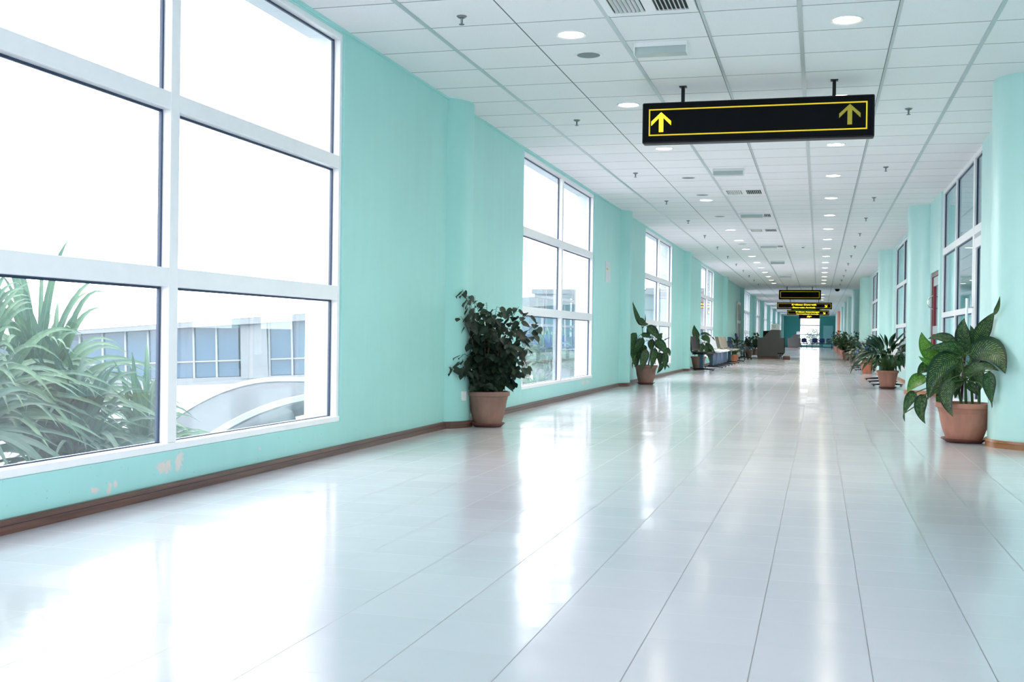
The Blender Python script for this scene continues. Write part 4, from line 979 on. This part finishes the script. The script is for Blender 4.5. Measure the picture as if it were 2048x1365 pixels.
# building block seen through the third and fourth windows
root = empty('annex_building', (-6.5, 46, -3)); tag(root, 'pale blue annex building seen through the third and fourth left windows', 'building')
MB().box(-5, 1.5, 0, 3, 0, 5.55).build('wall', simple('pale_blue_render', (.13, .185, .20, 1), .7), root)
MB().box(-5.1, 1.6, -.12, 3, 5.55, 5.75).build('parapet', M['ext_white'], root)
MB().box(-5, 1.5, -.03, 0, 4.9, 4.94).build('ledge', M['ext_roof'], root)
MB().box(.2, 1.5, -.12, 0, 5.0, 5.5).build('window', M['ext_blue'], root)
root = empty('pink_building', (-5.6, 62, -3)); tag(root, 'pink walled building seen low through the fourth left window', 'building')
MB().box(-3.5, .7, 0, 2.5, 0, 6.3).build('wall', M['ext_pink'], root); MB().box(-3.6, .8, -.1, 2.5, 6.3, 6.5).build('parapet', M['ext_white'], root); MB().box(-1, .4, -.04, 0, 3.3, 4.2).build('window', M['ext_blue'], root)
# window pane plants: broad strap leaves
def clump(X, Y, Z, n, L, wd, seed, label, mat, name='strap_leaf_plant', spread=1.0, up=1.0):
    root = empty(name, (X, Y, Z)); tag(root, label, 'plant', 'strap leaved plants outside the windows'); rn = random.Random(seed); F = MB()
    for i in range(n):
        an = rn.uniform(0, 2*math.pi); o = Vector((math.cos(an), math.sin(an), 0)); q = rn.random(); l_ = L*rn.uniform(.7, 1.1)
        b = Vector((rn.uniform(-.06, .06), rn.uniform(-.06, .06), rn.uniform(0, .12))); hgt = l_*(1-.55*q)*up; c = b+o*l_*.32*spread*(q+.25)+Vector((0, 0, hgt)); e = b+o*l_*(.25+.75*q)*spread+Vector((0, 0, hgt*(1.15-1.05*q)))
        if rn.random() < .25: e = e-Vector((0, 0, l_*.28))+o*.05
        leaf(F, b, c, e, wd*rn.uniform(.7, 1.2), Vector((o.x*.3, o.y*.3, 1))+Vector((.5, -.8, 0)), 'strap', 10, .25)
    F.build('leaves', mat, root, smooth='all')
    MB().lathe([(.05, -1.2), (.06, 0), (.045, .15)], n=10).build('trunk', M['bark'], root, smooth=True)
    return root
cl_ = [(-4.25, 4.75, .15, 44, .82, .065, 'leaf_ext', 'arching strap leaved plant low against the glass of the nearest window'),
 (-4.95, 4.55, .30, 50, 1.0, .075, 'leaf_ext', 'tall dark strap leaved plant at the left edge of the nearest window'),
 (-4.6, 5.35, .25, 60, .95, .06, 'leaf_ext_light', 'pale strap leaved plant in the middle of the nearest window'),
 (-5.3, 5.3, .35, 40, .9, .055, 'leaf_ext_light', 'pale spiky plant standing behind the middle clump outside'),
 (-4.75, 6.15, .25, 60, 1.0, .05, 'leaf_ext_light', 'light green spiky plant crossing the mullion of the nearest window'),
 (-4.3, 5.9, .0, 50, .8, .045, 'leaf_ext', 'low feathery plant at the bottom by the mullion of the nearest window'),
 (-4.2, 6.45, .0, 36, .66, .04, 'leaf_ext_light', 'small low clump right of the mullion outside the nearest window'),
 (-4.7, 4.0, .1, 44, .9, .07, 'leaf_ext', 'broad leaved clump cut by the left edge of the photo')]
for i, c in enumerate(cl_): clump(c[0], c[1], c[2]-.1, int(c[3]*2.3), c[4], c[5], 60+i, c[7], M[c[6]])
cl2 = [(-4.45, 18.9, .25, 40, .8, .05, 'leaf_ext', 'dark strap leaved plant beyond the second window, at its right'),
 (-4.75, 20.2, .2, 44, .9, .05, 'leaf_ext_light', 'pale strap leaved plant beyond the second window, in the middle'),
 (-5.3, 20.6, .15, 40, .9, .05, 'leaf_ext', 'dark clump beyond the second window behind the bushy potted plant'),
 (-4.3, 17.6, -.25, 34, .7, .04, 'leaf_ext_light', 'sparse grassy clump low outside the second window')]
for i, c in enumerate(cl2): clump(c[0], c[1], c[2]-.1, c[3]*2, c[4], c[5], 80+i, c[7], M[c[6]])
root = empty('garden_planter', (-5.0, 21.6, -.25)); tag(root, 'grey concrete planter and table outside the second window', 'planter')
MB().box(-.9, .7, -.2, .3, .45, .75).build('trough', M['planter'], root, bevel=.01); MB().box(-.6, -.5, -.1, .1, -.5, .45).box(.35, .45, -.1, .1, -.5, .45).build('leg', M['planter'], root); MB().box(-1.0, .0, -.45, -.2, .78, .84).build('slab', M['blue_grey'], root)
for root in [o for o in bpy.data.objects if o.get('category') == 'plant']:
    for ch in [o for o in bpy.data.objects if o.parent == root and o.name.startswith('leaves')]:
        for v in ch.data.vertices: v.co.x = min(v.co.x, -3.53-.02*abs(math.sin(v.co.z*30))-root.location.x)
# far tree beyond the end window
root = empty('garden_tree', (-.7, 124, -3)); tag(root, 'hazy rounded tree outside the end window', 'tree'); rn = random.Random(9); F = MB(); B = MB()
B.tube([(0, 0, 0), (.1, 0, 2.4), (0, 0, 4.2)], [.18, .14, .07], 8)
for i in range(16):
    a = rn.uniform(0, 6.28); z = rn.uniform(2.2, 4.4); e = Vector((math.cos(a)*rn.uniform(.4, 1.2), math.sin(a)*rn.uniform(.4, 1.2), z+.5)); B.tube([(0, 0, z-.6), e*.6+Vector((0, 0, z*.4)), e], [.05, .03, .015], 5)
for i in range(1700):
    a = rn.uniform(0, 6.28); q = rn.random()**.45; ph = rn.uniform(-1, 1); rad = 1.15*q*math.sqrt(1-ph*ph); p = Vector((math.cos(a)*rad+.15, math.sin(a)*rad, 3.9+ph*1.25*q)); d = Vector((rn.uniform(-1, 1), rn.uniform(-1, 1), rn.uniform(-1, .4))).normalized()*.16
    leaf(F, p, p+d*.5, p+d, .09, Vector((rn.uniform(-1, 1), -1, rn.uniform(-1, 1))), 'ovate', 2, .1)
B.build('trunk', M['bark'], root, smooth=True); F.build('leaves', M['leaf_tree'], root)
tag(MB().box(-40, 40, 112, 240, -3.3, -3.1).build('ground_far', M['ext_ground']), 'pale ground beyond the end window', kind=S)
